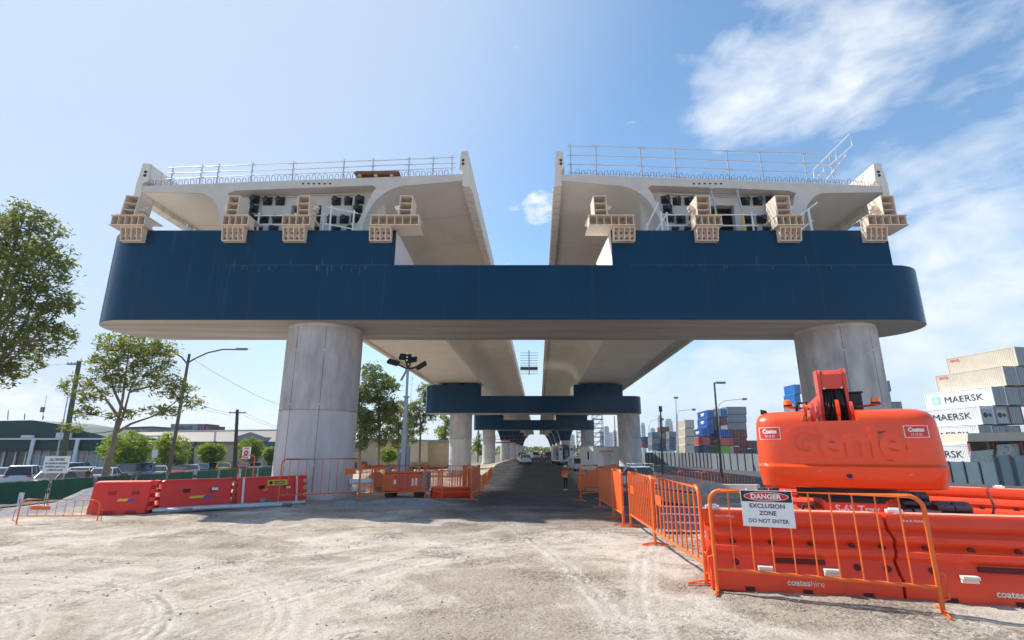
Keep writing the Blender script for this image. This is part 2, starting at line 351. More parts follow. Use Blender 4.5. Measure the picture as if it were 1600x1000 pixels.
def ground_mat():
    m = bpy.data.materials.new('gravel_dirt'); m.use_nodes = True; nt = m.node_tree; nt.nodes.clear(); t = NT(nt)
    o = t.n('OutputMaterial'); p = t.n('BsdfPrincipled', {'Roughness': .95, 'Specular IOR Level': .2}); t.link(p.outputs[0], o.inputs[0])
    tc = t.n('TexCoord').outputs['Object']; xyz = t.n('SeparateXYZ', {0: tc})
    wp = t.n('TexNoise', {'Vector': tc, 'Scale': .5, 'Detail': 3}).outputs['Color']
    wv = t.n('VectorMath', {0: tc, 1: t.n('VectorMath', {0: wp, 1: (.9, .9, 0)}, operation='MULTIPLY').outputs[0]}, operation='ADD').outputs[0]
    wv2 = t.n('VectorMath', {0: tc, 1: t.n('VectorMath', {0: wp, 1: (.22, .22, 0)}, operation='MULTIPLY').outputs[0]}, operation='ADD').outputs[0]
    big = t.n('TexNoise', {'Vector': t.n('Mapping', {'Vector': wv, 'Scale': (.8, .95, 1), 'Rotation': (0, 0, .5)}).outputs[0], 'Scale': .55, 'Detail': 7, 'Roughness': .62}).outputs['Fac']
    mid = t.n('TexNoise', {'Vector': wv, 'Scale': 2.6, 'Detail': 7, 'Roughness': .7}).outputs['Fac']
    fine = t.n('TexNoise', {'Vector': tc, 'Scale': 34, 'Detail': 5, 'Roughness': .75}).outputs['Fac']
    peb = t.n('TexVoronoi', {'Vector': tc, 'Scale': 42, 'Randomness': 1}).outputs['Distance']
    med = t.n('TexNoise', {'Vector': tc, 'Scale': 13, 'Detail': 4, 'Roughness': .7}).outputs['Fac']
    pale = t.ramp(fine, (.26, (.37, .315, .255)), (.44, (.595, .52, .435)), (.70, (.73, .655, .57)))
    brown = t.ramp(fine, (.28, (.19, .15, .11)), (.5, (.42, .35, .275)), (.75, (.54, .46, .375)))
    f = t.n('MapRange', {0: t.math('ADD', t.math('MULTIPLY', big, .72), t.math('MULTIPLY', mid, .34)), 1: .445, 2: .575}, interpolation_type='SMOOTHSTEP').outputs[0]
    # curved tyre sweeps, lower left: rings of ribbed tread
    def sweep(cx, cy, r, w, rib):
        d = t.n('VectorMath', {0: wv2, 1: (cx, cy, 0)}, operation='SUBTRACT').outputs[0]
        l = t.n('VectorMath', {0: t.n('VectorMath', {0: d, 1: (1, 1, 0)}, operation='MULTIPLY').outputs[0]}, operation='LENGTH').outputs['Value']
        e = t.math('DIVIDE', t.math('SUBTRACT', l, r), w)
        band = t.math('SUBTRACT', 1, t.math('MULTIPLY', e, e), clamp=True)
        s = t.n('SeparateXYZ', {0: d}); ang = t.math('ARCTAN2', s.outputs[1], s.outputs[0])
        tread = t.math('SINE', t.math('ADD', t.math('MULTIPLY', ang, rib), t.math('MULTIPLY', e, 3)))
        groove = t.math('SINE', t.math('MULTIPLY', e, 9))
        return band, t.math('MULTIPLY', band, t.math('ADD', t.math('MULTIPLY', tread, .14), t.math('MULTIPLY', groove, .6)))
    dl = t.n('VectorMath', {0: wv2, 1: (-5.9, 4.1, 0)}, operation='SUBTRACT').outputs[0]
    ll = t.n('VectorMath', {0: t.n('VectorMath', {0: dl, 1: (1, 1, 0)}, operation='MULTIPLY').outputs[0]}, operation='LENGTH').outputs['Value']
    ring = t.math('MULTIPLY', t.n('MapRange', {0: t.math('SINE', t.math('ADD', t.math('MULTIPLY', ll, 6.2), t.math('MULTIPLY', mid, 3))), 1: -.2, 2: .8}).outputs[0], t.n('MapRange', {0: ll, 1: 5.6, 2: 3.8}).outputs[0])
    ridge = t.math('MULTIPLY', t.math('SINE', t.math('MULTIPLY', ll, 55)), t.n('MapRange', {0: ll, 1: 5.2, 2: 3.6, 3: 0, 4: .8}).outputs[0])
    ridge = t.math('MULTIPLY', ridge, t.math('POWER', ring, 2))
    B = None; Tt = None
    for a in ((-5.9, 4.2, 1.15, .2, 70), (-5.9, 4.2, 1.7, .22, 110), (-5.9, 4.2, 2.55, .26, 160), (-6.1, 4.0, 3.3, .26, 200), (-6.1, 4.0, 4.5, .24, 280),
              (4, 3.2, 7.0, .27, 430), (4, 3.2, 7.65, .25, 470), (4, 3.0, 9.3, .26, 560), (-31, 3, 32.2, .25, 1800), (22, 2, 20.9, .25, 1200)):
        b, s = sweep(*a); B = b if B is None else t.math('MAXIMUM', B, b); Tt = s if Tt is None else t.math('ADD', Tt, s)
    wear = t.n('MapRange', {0: mid, 1: .34, 2: .60}).outputs[0]; B = t.math('MULTIPLY', B, wear); Tt = t.math('MULTIPLY', Tt, wear)
    f = t.math('MULTIPLY', f, t.math('SUBTRACT', 1, t.math('MULTIPLY', B, .75)))
    f = t.math('MULTIPLY', f, t.math('SUBTRACT', 1, t.math('MULTIPLY', ring, .8)))
    c = t.mix(f, pale, brown)
    Tt = t.math('ADD', Tt, t.math('MULTIPLY', ridge, wear))
    c = t.mix(t.math('MULTIPLY', B, .42), c, (.70, .65, .58))
    c = t.mix(t.math('MULTIPLY', t.math('MULTIPLY', Tt, .55, clamp=True), 1), c, (.30, .25, .195))
    # clods: rough darker patches broken up by the grain
    rough = t.n('MapRange', {0: t.n('TexNoise', {'Vector': wv, 'Scale': .75, 'Detail': 5, 'Roughness': .6}).outputs['Fac'], 1: .50, 2: .64}).outputs[0]
    clod = t.math('MULTIPLY', rough, t.n('MapRange', {0: med, 1: .47, 2: .60}).outputs[0])
    c = t.mix(t.math('MULTIPLY', clod, .62), c, (.17, .135, .105))
    # pebbles and small dark stones
    st = t.n('MapRange', {0: peb, 1: .10, 2: .22, 3: 1, 4: 0}).outputs[0]
    sel = t.math('GREATER_THAN', t.n('TexNoise', {'Vector': tc, 'Scale': 11, 'Detail': 2}).outputs['Fac'], .56)
    c = t.mix(t.math('MULTIPLY', t.math('MULTIPLY', st, sel), .65), c, (.20, .18, .165))
    # dark damp haul road; the same tone paints in shade below the viaduct
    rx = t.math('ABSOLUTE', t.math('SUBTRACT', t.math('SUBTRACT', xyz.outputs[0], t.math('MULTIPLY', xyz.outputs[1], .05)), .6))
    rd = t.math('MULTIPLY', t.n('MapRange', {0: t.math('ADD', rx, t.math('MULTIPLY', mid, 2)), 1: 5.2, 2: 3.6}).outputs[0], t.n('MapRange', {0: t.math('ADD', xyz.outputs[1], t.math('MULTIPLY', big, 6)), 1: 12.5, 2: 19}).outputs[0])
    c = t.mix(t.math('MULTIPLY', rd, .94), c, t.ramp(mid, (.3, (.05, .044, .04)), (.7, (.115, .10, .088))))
    far = t.n('MapRange', {0: t.n('VectorMath', {0: tc}, operation='LENGTH').outputs['Value'], 1: 70, 2: 150}).outputs[0]
    c = t.mix(far, c, t.ramp(big, (.35, (.10, .10, .075)), (.65, (.20, .185, .15))))
    t.link(c, p.inputs['Base Color'])
    h = t.math('ADD', t.math('ADD', t.math('MULTIPLY', mid, .55), t.math('ADD', t.math('MULTIPLY', fine, .42), t.math('MULTIPLY', med, .4))), t.math('ADD', t.math('ADD', t.math('MULTIPLY', st, .10), t.math('MULTIPLY', clod, .35)), t.math('MULTIPLY', Tt, -.22)))
    t.link(t.n('Bump', {'Strength': .95, 'Distance': .075, 'Height': h}).outputs[0], p.inputs['Normal']); return m
GROUND = ground_mat()
ASPH = mk('asphalt', (.06, .06, .062), .9, .25, 2, .4, 40)
# ---------------------------------------------------------------- ground
def build_ground():
    def axis(a, b, st, far0, far1):
        L = []; x = a; s = st
        while x > far0: s *= 1.16; x -= s; L.append(x)
        L = L[::-1]; x = a
        while x < b: L.append(x); x += st
        s = st
        while x < far1: L.append(x); s *= 1.16; x += s
        L.append(x); return L
    X = axis(-14, 9, .075, -2000, 2000); Y = axis(2.2, 13, .06, -60, 13); Y += [y for y in axis(13.1, 22, .12, 13.05, 2200) if y > 13.05]
    vs = []; nx = len(X)
    for y in Y:
        for x in X:
            z = gz(x, y)
            if -30 < x < 25 and y < 60:
                fade = sm(60, 25, y)
                z += fade*(.035*noise.noise((x*.55, y*.55, 2))+.022*noise.noise((x*1.9, y*1.9, 5))+.012*noise.noise((x*5, y*5, 9))+.008*noise.noise((x*11, y*11, 3)))
                for cx, cy, r in ((-5.9, 4.2, 1.15), (-5.9, 4.2, 1.7), (-5.9, 4.2, 2.55), (-6.1, 4.0, 3.3), (4, 3.2, 7.0), (4, 3.2, 7.65), (4, 3.0, 9.3)):
                    e = (math.hypot(x-cx, y-cy)-r)/.24
                    wr = .25+.75*sm(-.15, .25, noise.noise((x*.8, y*.8, r)))
                    if abs(e) < 2.2:
                        an = math.atan2(y-cy, x-cx)*r
                        z += wr*fade*(-.016*math.exp(-e*e*1.5)+.013*math.exp(-(abs(e)-1.35)**2*6)+(.006*sin(e*9)+.002*sin(an*42+3*abs(e)))*(1 if abs(e) < 1 else 0))
                lr = math.hypot(x+5.9, y-4.1)
                if lr < 5.2: z += .0015*sin(lr*25+2*noise.noise((x*.7, y*.7, 1)))*sm(5.2, 3.4, lr)*sm(-.2, .2, noise.noise((x*.6, y*.6, 7)))
            vs.append((x, y, z))
    fs = [(j*nx+i, j*nx+i+1, (j+1)*nx+i+1, (j+1)*nx+i) for j in range(len(Y)-1) for i in range(nx-1)]
    b = MB(); b.v = vs; b.f = fs; b.m = [0]*len(fs)
    return tag(b.build('ground', GROUND, smooth=180), kind='structure')
build_ground()
b = MB(); b.add([(-400, 24, -1.30), (-27.2, 24, -1.30), (-14, 300, -1.30), (-400, 300, -1.30)], [(0, 1, 2, 3)])
tag(b.build('street', ASPH), kind='structure')
b = MB(); b.add([(19, 16, -1.31), (75, 16, -1.31), (75, 112, -1.31), (22, 112, -1.31)], [(0, 1, 2, 3)]); tag(b.build('road', ASPH), kind='structure')  # dark sheet covering the pale ground before the right hoarding

# ---------------------------------------------------------------- viaduct: portal piers
AX = .05                                              # the decks run slightly to the right of the view axis
def portal(Y, xl, xr, nl, nr, br, piers, label, detail):
    r = 1.68; yc = Y+r; zb, zm, zt = 6.05, 8.11, 9.47
    e = thing('portal_pier', label, 'bridge pier', (0, yc, gz(0, yc)), group='blue portal piers of the viaduct')
    def plan(x0, x1, rl, rr):                         # counter-clockwise outline seen from above
        P = []; n = 14
        if rl: P += [(x0+r+r*cos(pi/2+pi*i/n), yc+r*sin(pi/2+pi*i/n)) for i in range(n+1)]
        else: P += [(x0, yc+r), (x0, yc-r)]
        if rr: P += [(x1-r+r*cos(-pi/2+pi*i/n), yc+r*sin(-pi/2+pi*i/n)) for i in range(n+1)]
        else: P += [(x1, yc-r), (x1, yc+r)]
        return P
    b = MB()
    def tier(P, z0, z1, bottom, inner=None):
        n = len(P); ms = []
        vs = [(x, y, z0) for x, y in P]+[(x, y, z1) for x, y in P]
        fs = [(i, (i+1) % n, n+(i+1) % n, n+i) for i in range(n)]
        for i in range(n):
            x, y = P[i]; x2, y2 = P[(i+1) % n]
            ms.append(2 if inner and abs(x-x2) < .01 and abs(x-inner) < .01 else 0)
        fs.append(tuple(range(n, 2*n))); ms.append(2)
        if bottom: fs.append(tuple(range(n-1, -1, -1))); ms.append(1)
        b.add(vs, fs, ms)
    tier(plan(xl, xr, 1, 1), zb, zm, True)
    tier(plan(xl, nl, 1, 0), zm, zt, False, nl)
    tier(plan(nr, br, 0, 0), zm, zt, False, nr)
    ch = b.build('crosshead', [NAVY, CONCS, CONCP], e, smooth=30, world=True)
    if detail:
        s = MB()                                      # casting seam and its runs of lime
        for x0, x1 in ((-10.4, -4.4), (4.3, 13.7)):
            s.bb((x0, Y-.003, 8.105), (x1, Y-.0004, 8.115))
        for k in range(46):
            x = random.uniform(-10.5, -4.6) if k < 30 else random.uniform(4.4, 13.6)
            h = random.uniform(.06, .30)*(1.3 if k < 30 else .6)
            s.bb((x, Y-.003, 8.105-h), (x+random.uniform(.006, .016), Y-.0004, 8.103))
        for x in (-10.1, -8.05, -6.9, -5.1, 8.9, 10.7): s.bb((x, Y-.003, 8.116), (x+.012, Y-.0004, 8.116+random.uniform(.2, .35)))
        s.each('lime_streak', mk('lime_bloom', (.085, .12, .16), .8, .5, 9), ch, world=True)
    for x in piers:
        p = MB(); pr = 1.37; g = gz(x, yc); n = 40; zj = [g-.4, 2.95, 2.98, 6.05-.0]
        for z0, z1, rr in ((g-.3, 2.93, pr), (2.93, 2.965, pr-.03), (2.965, 5.93, pr), (5.93, 6.05, pr-.02)):
            p.tube([(x, yc, z0), (x, yc, z1)], rr, n, 3 if z1 > 3 and rr == pr else 0, cap=(rr != pr))
        if detail:
            for a in (.35, -.42, 2.0, 3.6):
                 p.bb((-.006, -pr-.002, g), (.006, -pr+.02, 5.93), 1, T(x, yc, 0) @ Rz(a))
            for z in (1.1, 3.15, 5.05):
                for a in (.35, -.42): p.cyl((0, -pr-.012, z), (0, -pr+.03, z), .028, n=8, mat=2, M=T(x, yc, 0) @ Rz(a))
        col = p.build('column', [CONC, DGREY, CONCP, CONC2], e, smooth=40, world=True)
        f = MB(); f.tube([(x, yc, g-.4), (x, yc, g+.24)], 1.62, 8); f.build('plinth', CONC, col, world=True, bevel=.03)
        if not detail:
            f = MB(); f.tube([(x, yc, -1.3), (x, yc, 0.0)], 1.39, n); f.build('base_cladding', CONCP, col, world=True, smooth=40)
    for sg in (-1, 1):                                # bearings under each box girder
        for a in (6.7, 8.6, 10.6):
            x = sg*a+AX*(yc-18.8)
            q = MB(); q.box((x, yc, zt+.06), (.95, 1.2, .12)); q.box((x, yc, zt+.17), (.7, .8, .10), 1)
            q.build('bearing', [CONC, BLACKC], e, world=True)
    return e
P1 = portal(17.52, -15.46, 15.52, -4.27, 3.65, 13.84, (-7.14, 12.38), 'nearest dark blue portal pier, wide crosshead on two concrete columns, across the foreground', True)
portal(62.7, -10.7, 16.0, -3.75, 7.5, 13.5, (-6.3, 14.4), 'second dark blue portal pier, seen in the gap below the nearest crosshead', False)
portal(112, -8.3, 17.9, -1.8, 9.4, 16.2, (-5.0, 16.4), 'third and farthest dark blue portal pier, small below the second crosshead', False)
def hammer(x, Y, label):
    e = thing('hammerhead_pier', label, 'bridge pier', (x, Y, -1.3), group='single-column piers far down the viaduct')
    b = MB(); L = []
    for w, z in ((1.4, 4.6), (1.6, 5.6), (2.2, 7.2), (3.0, 8.8), (3.2, 9.6)):
        L.append([(x-w, Y-1.3, z), (x+w, Y-1.3, z), (x+w, Y+1.3, z), (x-w, Y+1.3, z)])
    b.loft(L); b.build('pier_head', NAVY, e, world=True, bevel=.15)
    c = MB(); c.cyl((x, Y, -1.6), (x, Y, 4.6), 1.4, n=24); c.build('column', CONC, e, world=True, smooth=40)
for i, Y in enumerate((152, 192, 236, 285)):
    o = ['nearest', 'second', 'third', 'farthest'][i]
    hammer(-8.6+AX*(Y-18.8), Y, f'{o} flared dark pier head on a column below the left deck, in the distance')
    hammer(8.6+AX*(Y-18.8), Y, f'{o} flared dark pier head on a column below the right deck, in the distance')

# ---------------------------------------------------------------- viaduct: box girder decks
Y0 = 18.8
def ztop(a): return 12.55-.0414*(a-1.72)
def deck(sg, label):
    e = thing('viaduct_deck', label, 'bridge deck', (sg*8.5, Y0, 9.7))
    nq = 10
    P = [(2.02, ztop(2.02)), (2.02, ztop(2.02)-.30)]
    zi = ztop(4.3)-.42; zo = ztop(12.55)-.42; zb = 9.80
    P += [(4.2+1.75*sin(pi/2*i/nq), zb+.12+(zi-zb-.12)*cos(pi/2*i/nq)) for i in range(nq+1)]
    P += [(6.05, zb)]; P += [(11.5, zb)]
    P += [(12.65-1.05*sin(pi/2*i/nq), zb+.12+(zo-zb-.12)*cos(pi/2*i/nq)) for i in range(nq, -1, -1)]
    P += [(15.0, ztop(15.0)-.28), (15.0, ztop(15.0))]
    V = [(5.62, ztop(5.6)-.62), (5.50, ztop(5.5)-.48), (5.66, ztop(5.6)-.36), (11.25, ztop(11.2)-.36), (11.50, ztop(11.4)-.47), (11.42, ztop(11.4)-.62), (11.0, 10.0), (6.3, 10.0)]
    X = lambda a, y: sg*a+AX*(y-Y0)
    n = len(P); ys = [Y0, 30, 60, 110, 180, 340]; b = MB()
    b.loft([[(X(a, y), y, z) for a, z in P] for y in ys], 0, False, True)
    for i in (0, 1):                                  # end face with the opening of the box
        tris = geometry.tessellate_polygon([[Vector((a, z, 0)) for a, z in P], [Vector((a, z, 0)) for a, z in V]])
    al = P+V; b.add([(X(a, Y0), Y0, z) for a, z in al], [tuple(t) for t in tris], 1)
    D = .55; m = len(V)
    b.add([(X(a, Y0), Y0, z) for a, z in V]+[(X(a, Y0+D), Y0+D, z) for a, z in V], [(i, (i+1) % m, m+(i+1) % m, m+i) for i in range(m)], 1)
    hull = b.build('box_girder', [CONCD, CONCE], e, smooth=25, world=True)
    q = MB(); q.bb((5.3, Y0+D, 9.9), (7.9, Y0+D+.3, 12.2)); q.bb((9.15, Y0+D, 9.9), (11.7, Y0+D+.3, 12.2)); q.bb((7.9, Y0+D, 11.42), (9.15, Y0+D+.3, 12.2)); q.bb((7.9, Y0+D, 9.9), (9.15, Y0+D+.3, 10.05))
    for a0, a1 in ((5.9, 6.6), (10.5, 11.2)): q.bb((a0, Y0+D-.12, 10.0), (a1, Y0+D-.001, 11.75))
    q.v = [(sg*x+AX*(y-Y0), y, z) for x, y, z in q.v]
    dia = q.build('diaphragm', CONCE, e, world=True)
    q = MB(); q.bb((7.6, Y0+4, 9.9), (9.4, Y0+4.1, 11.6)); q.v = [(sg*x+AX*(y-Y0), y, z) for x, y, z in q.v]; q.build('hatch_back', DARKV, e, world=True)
    # anchor heads: two rows and outer pairs
    for a, z in [(a, 11.58) for a in (6.3, 6.78, 7.3, 9.62, 10.14, 10.62)]+[(6.35, 11.17), (10.62, 11.17)]+[(a, 10.76) for a in (6.4, 6.9, 7.42, 9.66, 10.2, 10.62)]+[(a, 10.3) for a in (6.6, 7.2, 9.75, 10.4)]:
        h = MB(); x = X(a, Y0+D); y = Y0+D-.12 if (5.9 < a < 6.55 or 10.55 < a < 11.2) else Y0+D
        h.box((x, y-.03, z), (.36, .06, .34)); h.tube([(x, y-.06, z), (x, y-.20, z), (x, y-.30, z), (x, y-.33, z)], [.15, .15, .115, .04], 12)
        h.cyl((x-.05, y-.335, z+.05), (x-.05, y-.30, z+.05), .03, n=6, mat=1)
        h.build('tendon_anchor', [BLACKC, GREYM], dia, world=True, smooth=40)
    # parapets
    for nm, prof in (('inner_parapet', [(1.70, ztop(1.7)-.62), (2.02, ztop(2)-.55), (2.02, ztop(2)+.14), (2.16, ztop(2)+.26), (2.10, ztop(2)+1.02), (1.82, ztop(2)+1.06)]),
                     ('outer_parapet', [(15.27, ztop(15)-.60), (15.27, ztop(15)+.10), (15.16, ztop(15)+1.03), (14.86, ztop(15)+1.0), (14.80, ztop(15)+.22), (15.0, ztop(15)+.12), (15.0, ztop(15)-.52)])):
        w = MB(); w.loft([[(X(a, y), y, z) for a, z in prof] for y in (Y0-.02, 60, 340)])
        pp = w.build('parapet', CONCW, e, world=True)
        am = sum(a for a, z in prof)/len(prof)+(.06 if 'inner' in nm else -.05); zz = ztop(am)+.62
        k = MB()
        for dz in (0, -.16): k.cyl((X(am, Y0)-sg*.02, Y0-.05, zz+dz), (X(am, Y0)-sg*.02, Y0-.01, zz+dz), .055, n=10)
        k.each('dowel_hole', BLACKC, pp, world=True)
        k = MB(); y = Y0+.3                          # castellated drip edge along the fascia
        a0 = 1.70 if 'inner' in nm else 15.27; s = -1 if 'inner' in nm else 1
        while y < 70: k.bb((X(a0, y)-.0+0, y, prof[0][1]+.02), (X(a0, y)+sg*s*.035, y+.16, prof[0][1]+.12)); y += .34
        tag(k.build('drip_block', CONCW, pp, world=True), kind='stuff')
    # starter bars looping out of the end of the slab
    w = MB(); a = 2.6
    while a < 14.7:
        z = ztop(a); h = random.uniform(.17, .26)
        w.tube([(X(a, Y0), Y0+.03, z-.04), (X(a+.02, Y0), Y0-.03, z+h*.8), (X(a+.08, Y0), Y0-.03, z+h), (X(a+.15, Y0), Y0-.02, z+h*.75), (X(a+.17, Y0), Y0+.04, z-.04)], .011, 4); a += .235
    w.each('starter_bar', REBAR, e, world=True)
    if sg == 1:                                       # outer stitch bars beside the far parapet
        w = MB()
        for k in range(9): y = Y0+.1+k*.28; w.tube([(X(14.2, y), y, ztop(14.2)), (X(14.45, y), y, ztop(14.2)+.55), (X(14.85, y), y, ztop(15)+.5)], .012, 4)
        w.each('stitch_bar', REBAR, e, world=True)
    w = MB()
    for a0, a1, z in ((6.6, 9.0, 11.87), (8.6, 10.9, 11.8)): w.cyl((X(a0, Y0+.5), Y0+.5, z), (X(a1, Y0+.5), Y0+.5, z), .03, n=8)
    w.each('conduit', GALV, e, world=True)
    w = MB()
    for k in range(6): w.bb((X(7.4+.22*k, Y0)-.045, Y0-.006, ztop(8)-.22), (X(7.4+.22*k, Y0)+.045, Y0-.001, ztop(8)-.15))
    w.each('vent_slot', DARKV, e, world=True)
    return e
deck(-1, 'left concrete box girder viaduct deck with open end and black tendon anchors')
deck(1, 'right concrete box girder viaduct deck with open end and tall scaffold rail on top')

# ---------------------------------------------------------------- beige steel brackets clamped on the crosshead
YF = 17.52
def bracket(x, b0, b1, p0, p1, lean, label, wob=0, ph=.95):
    e = thing('steel_bracket', label, 'bracket', (x, YF, 9.47), group='beige steel brackets along the crosshead top')
    w = .40
    c = MB(); c.bb((-w, -.10, -.50), (w, -.006, .02)); c.bb((-w, -.30, -.02), (w, -.10, .02)); c.bb((-w*.93, -.22, -.50), (w*.93, -.10, -.47))
    for k in range(5):
        xx = -w+k*2*w/4; xx = min(max(xx, -w+.02), w-.02)
        c.add([(xx-.015, -.10, -.50), (xx+.015, -.10, -.50), (xx+.015, -.30, -.02), (xx-.015, -.30, -.02), (xx-.015, -.10, -.02), (xx+.015, -.10, -.02), (xx-.015, -.20, -.50), (xx+.015, -.20, -.50)],
              [(0, 6, 3, 4), (1, 5, 2, 7), (6, 7, 2, 3), (0, 1, 7, 6), (0, 4, 5, 1)])
    cl = c.build('clamp_plate', BEIGE, e)
    q = MB()
    for k in range(4):
        xx = -w+(k+.5)*2*w/4
        for z in (-.16, -.37): q.cyl((xx, -.135, z), (xx, -.10, z), .045, n=6)
    q.each('bolt', RUST, cl)
    b0 *= .86; b1 *= .86; p0 *= .82; p1 *= .82; ph *= .84
    q = MB(); h = .40                                 # horizontal stiffened I-beam
    q.bb((b0, -.42, .025), (b1, .55, .06)); q.bb((b0, -.42, h), (b1, .55, h+.035)); q.bb((b0+.02, .02, .06), (b1-.02, .06, h))
    n = max(3, round((b1-b0)/.28))
    for k in range(n+1):
        xx = b0+.03+(b1-b0-.06)*k/n; q.bb((xx-.012, -.38, .06), (xx+.012, .02, h))
    bm = q.build('beam', BEIGE, e)
    q = MB()                                          # upright post, open towards the front
    q.bb((p0, -.30, 0), (p0+.03, .42, ph)); q.bb((p1-.03, -.30, 0), (p1, .42, ph)); q.bb((p0+.03, .16, 0), (p1-.03, .20, ph)); q.bb((p0, -.30, ph), (p1, .42, ph+.03))
    for k in (1, 2): q.bb((p0+.03, -.28, ph*k/3-.012), (p1-.03, .16, ph*k/3+.012))
    q.bb((p0-.1, -.34, 0), (p1+.1, .46, .03))
    side = p1 if wob >= 0 else p0; s = 1 if wob >= 0 else -1
    q.bb((side, -.12, ph*.42), (side+s*.16, .2, ph*.52)); q.bb((side+s*.05, -.06, ph*.52), (side+s*.22, .1, ph*.66)); q.bb((side, -.02, ph*.2), (side+s*.09, .06, ph*.42))
    M = T((p0+p1)/2, 0, h+.036) @ Ry(lean) @ T(-(p0+p1)/2, 0, 0)
    q.build('post', BEIGE, e, M=M)
    return e
for (px, b0, b1, p0, p1, lean, lab, wob) in (
    (214, -.85, .62, -.62, .02, .10, 'beige bracket at the far left end of the crosshead, beam overhanging the rounded end', 1),
    (370, -.45, .70, -.42, .12, .03, 'beige bracket second from the left end of the crosshead, beside the left box opening', -1),
    (464, -.50, .72, .08, .62, -.04, 'beige bracket third from the left, standing before the left anchors', 1),
    (597, -.42, 1.66, .78, 1.36, .03, 'beige bracket at the inner end of the left block, long beam over the notch', -1),
    (973, -1.52, .42, -1.30, -.72, -.03, 'beige bracket at the inner end of the right block, long beam over the notch', 1),
    (1101, -.55, .62, -.40, .22, .02, 'beige bracket before the hatch of the right box girder', -1),
    (1229, -.62, .55, -.52, .14, .0, 'beige bracket in front of the right box edge, third along the right block', 1),
    (1361, -.40, 1.28, .42, 1.02, .02, 'beige bracket at the far right end, beam overhanging the stepped block', -1)):
    p = at(px, 360, YF); bracket(p.x, b0, b1, p0, p1, lean, lab, wob)

# ---------------------------------------------------------------- rails on the deck ends and on the crosshead
def railing(name, label, posts, hts, mat=GALV, r=.024, cat='guardrail', jit=0, toe=False):
    e = thing(name, label, cat, posts[0])
    for i, p in enumerate(posts):
        p = Vector(p); q = MB(); tip = p+Vector((random.uniform(-jit, jit), random.uniform(-jit, jit), hts[-1]+.12)); q.tube([p, tip], r*1.1, 6)
        q.box((p.x, p.y, p.z+.02), (.14, .14, .04))
        for h in hts[:-1]: q.tube([p+(tip-p)*(h/(hts[-1]+.12))-Vector((0, 0, .04)), p+(tip-p)*(h/(hts[-1]+.12))+Vector((0, 0, .04))], r*1.7, 6)
        q.build('post', mat, e, world=True)
    for h in hts:
        q = MB()
        for i in range(len(posts)-1):
            a, b = Vector(posts[i]), Vector(posts[i+1]); d = (b-a).normalized()*.16
            q.tube([a-d+Vector((0, -.04, h+random.uniform(-jit, jit))), b+d+Vector((0, -.04, h+random.uniform(-jit, jit)))], r*.85, 6)
        q.build('rail', mat, e, world=True)
    return e
def dk(sg, a, dy=.25): return (sg*a+AX*dy, Y0+dy, ztop(a)-.01)
railing('guardrail', 'low galvanised scaffold rail along the end of the left viaduct deck', [dk(-1, a) for a in (14.1, 12.9, 12.2, 10.8, 9.1, 7.0, 5.8, 4.3, 3.3, 2.5)], (.42, .66, .92), jit=.02)
railing('guardrail', 'tall galvanised scaffold rail along the end of the right viaduct deck', [dk(1, a) for a in (2.45, 3.5, 5.4, 6.8, 9.0, 10.4, 12.2, 13.3)], (.20, .62, 1.05, 1.48), jit=.03)
e = thing('stair_rail', 'sloping white tube rail at the right corner of the right deck', 'handrail', dk(1, 12.4))
q = MB(); a, b = Vector(dk(1, 12.35, 0)), Vector(dk(1, 13.75, -.5))
q.tube([a+Vector((0, 0, .25)), a+Vector((0, 0, .62)), b+Vector((0, 0, 2.0)), b+Vector((.05, 0, 1.5)), a+Vector((0.05, 0, .25))], .028, 6); q.build('rail', WHITE, e, world=True)
q = MB(); m = (a+b)/2
for t in (.25, .6): p = a+(b-a)*t; q.tube([p+Vector((0, 0, .0)), p+Vector((0, 0, .62+1.38*t))], .022, 6)
q.tube([a+Vector((.4, 0, .1)), b+Vector((-.3, 0, 1.05))], .022, 6); q.build('post', WHITE, e, world=True)
zt = 9.47
def hand(label, pts, hts=(.5, 1.0)): return railing('handrail', label, pts, hts, WHITE, .03, 'handrail')
hand('short white handrail on the crosshead between the third and fourth brackets', [(-6.95, YF+.5, zt), (-6.2, YF+.9, zt)], (.45, 1.15))
hand('single white rail post on the crosshead left of the second bracket', [(-12.6, YF+.8, zt), (-12.55, YF+1.2, zt)], (.25, .5))
hand('white handrail on the crosshead in front of the left box opening', [(-9.8, YF+.7, zt), (-8.4, YF+.7, zt), (-7.3, YF+.7, zt)], (.55, .92))
hand('white handrail on the crosshead in front of the right hatch', [(6.0, YF+.7, zt), (7.6, YF+.7, zt), (9.3, YF+.7, zt)], (.5, .95))
e = thing('access_ladder', 'leaning white tube ladder beside the right box opening on the crosshead', 'ladder', (5.1, YF+.5, zt))
q = MB(); q.tube([(4.95, YF+.6, zt), (5.75, YF+.8, zt+1.55)], .03, 6); q.tube([(5.35, YF+.45, zt), (6.0, YF+.6, zt+1.0)], .03, 6); q.tube([(5.72, YF+.5, zt), (5.72, YF+.5, zt+1.0)], .035, 6); q.tube([(5.15, YF+.5, zt), (5.15, YF+.5, zt+.5)], .03, 6); q.build('rail', WHITE, e, world=True)
e = thing('inclined_handrail', 'sloping white handrail rising under the right outer wing', 'handrail', (10.8, YF+.7, zt))
q = MB(); q.tube([(10.6, YF+.7, zt+.55), (12.05, YF+.9, zt+1.6)], .032, 6); q.tube([(11.1, YF+.7, zt+.35), (11.75, YF+.9, zt+.82)], .03, 6); q.tube([(11.6, YF+.8, zt), (11.58, YF+.8, zt+1.25)], .05, 6); q.tube([(10.62, YF+.7, zt), (10.62, YF+.7, zt+.6)], .03, 6); q.build('rail', WHITE, e, world=True)
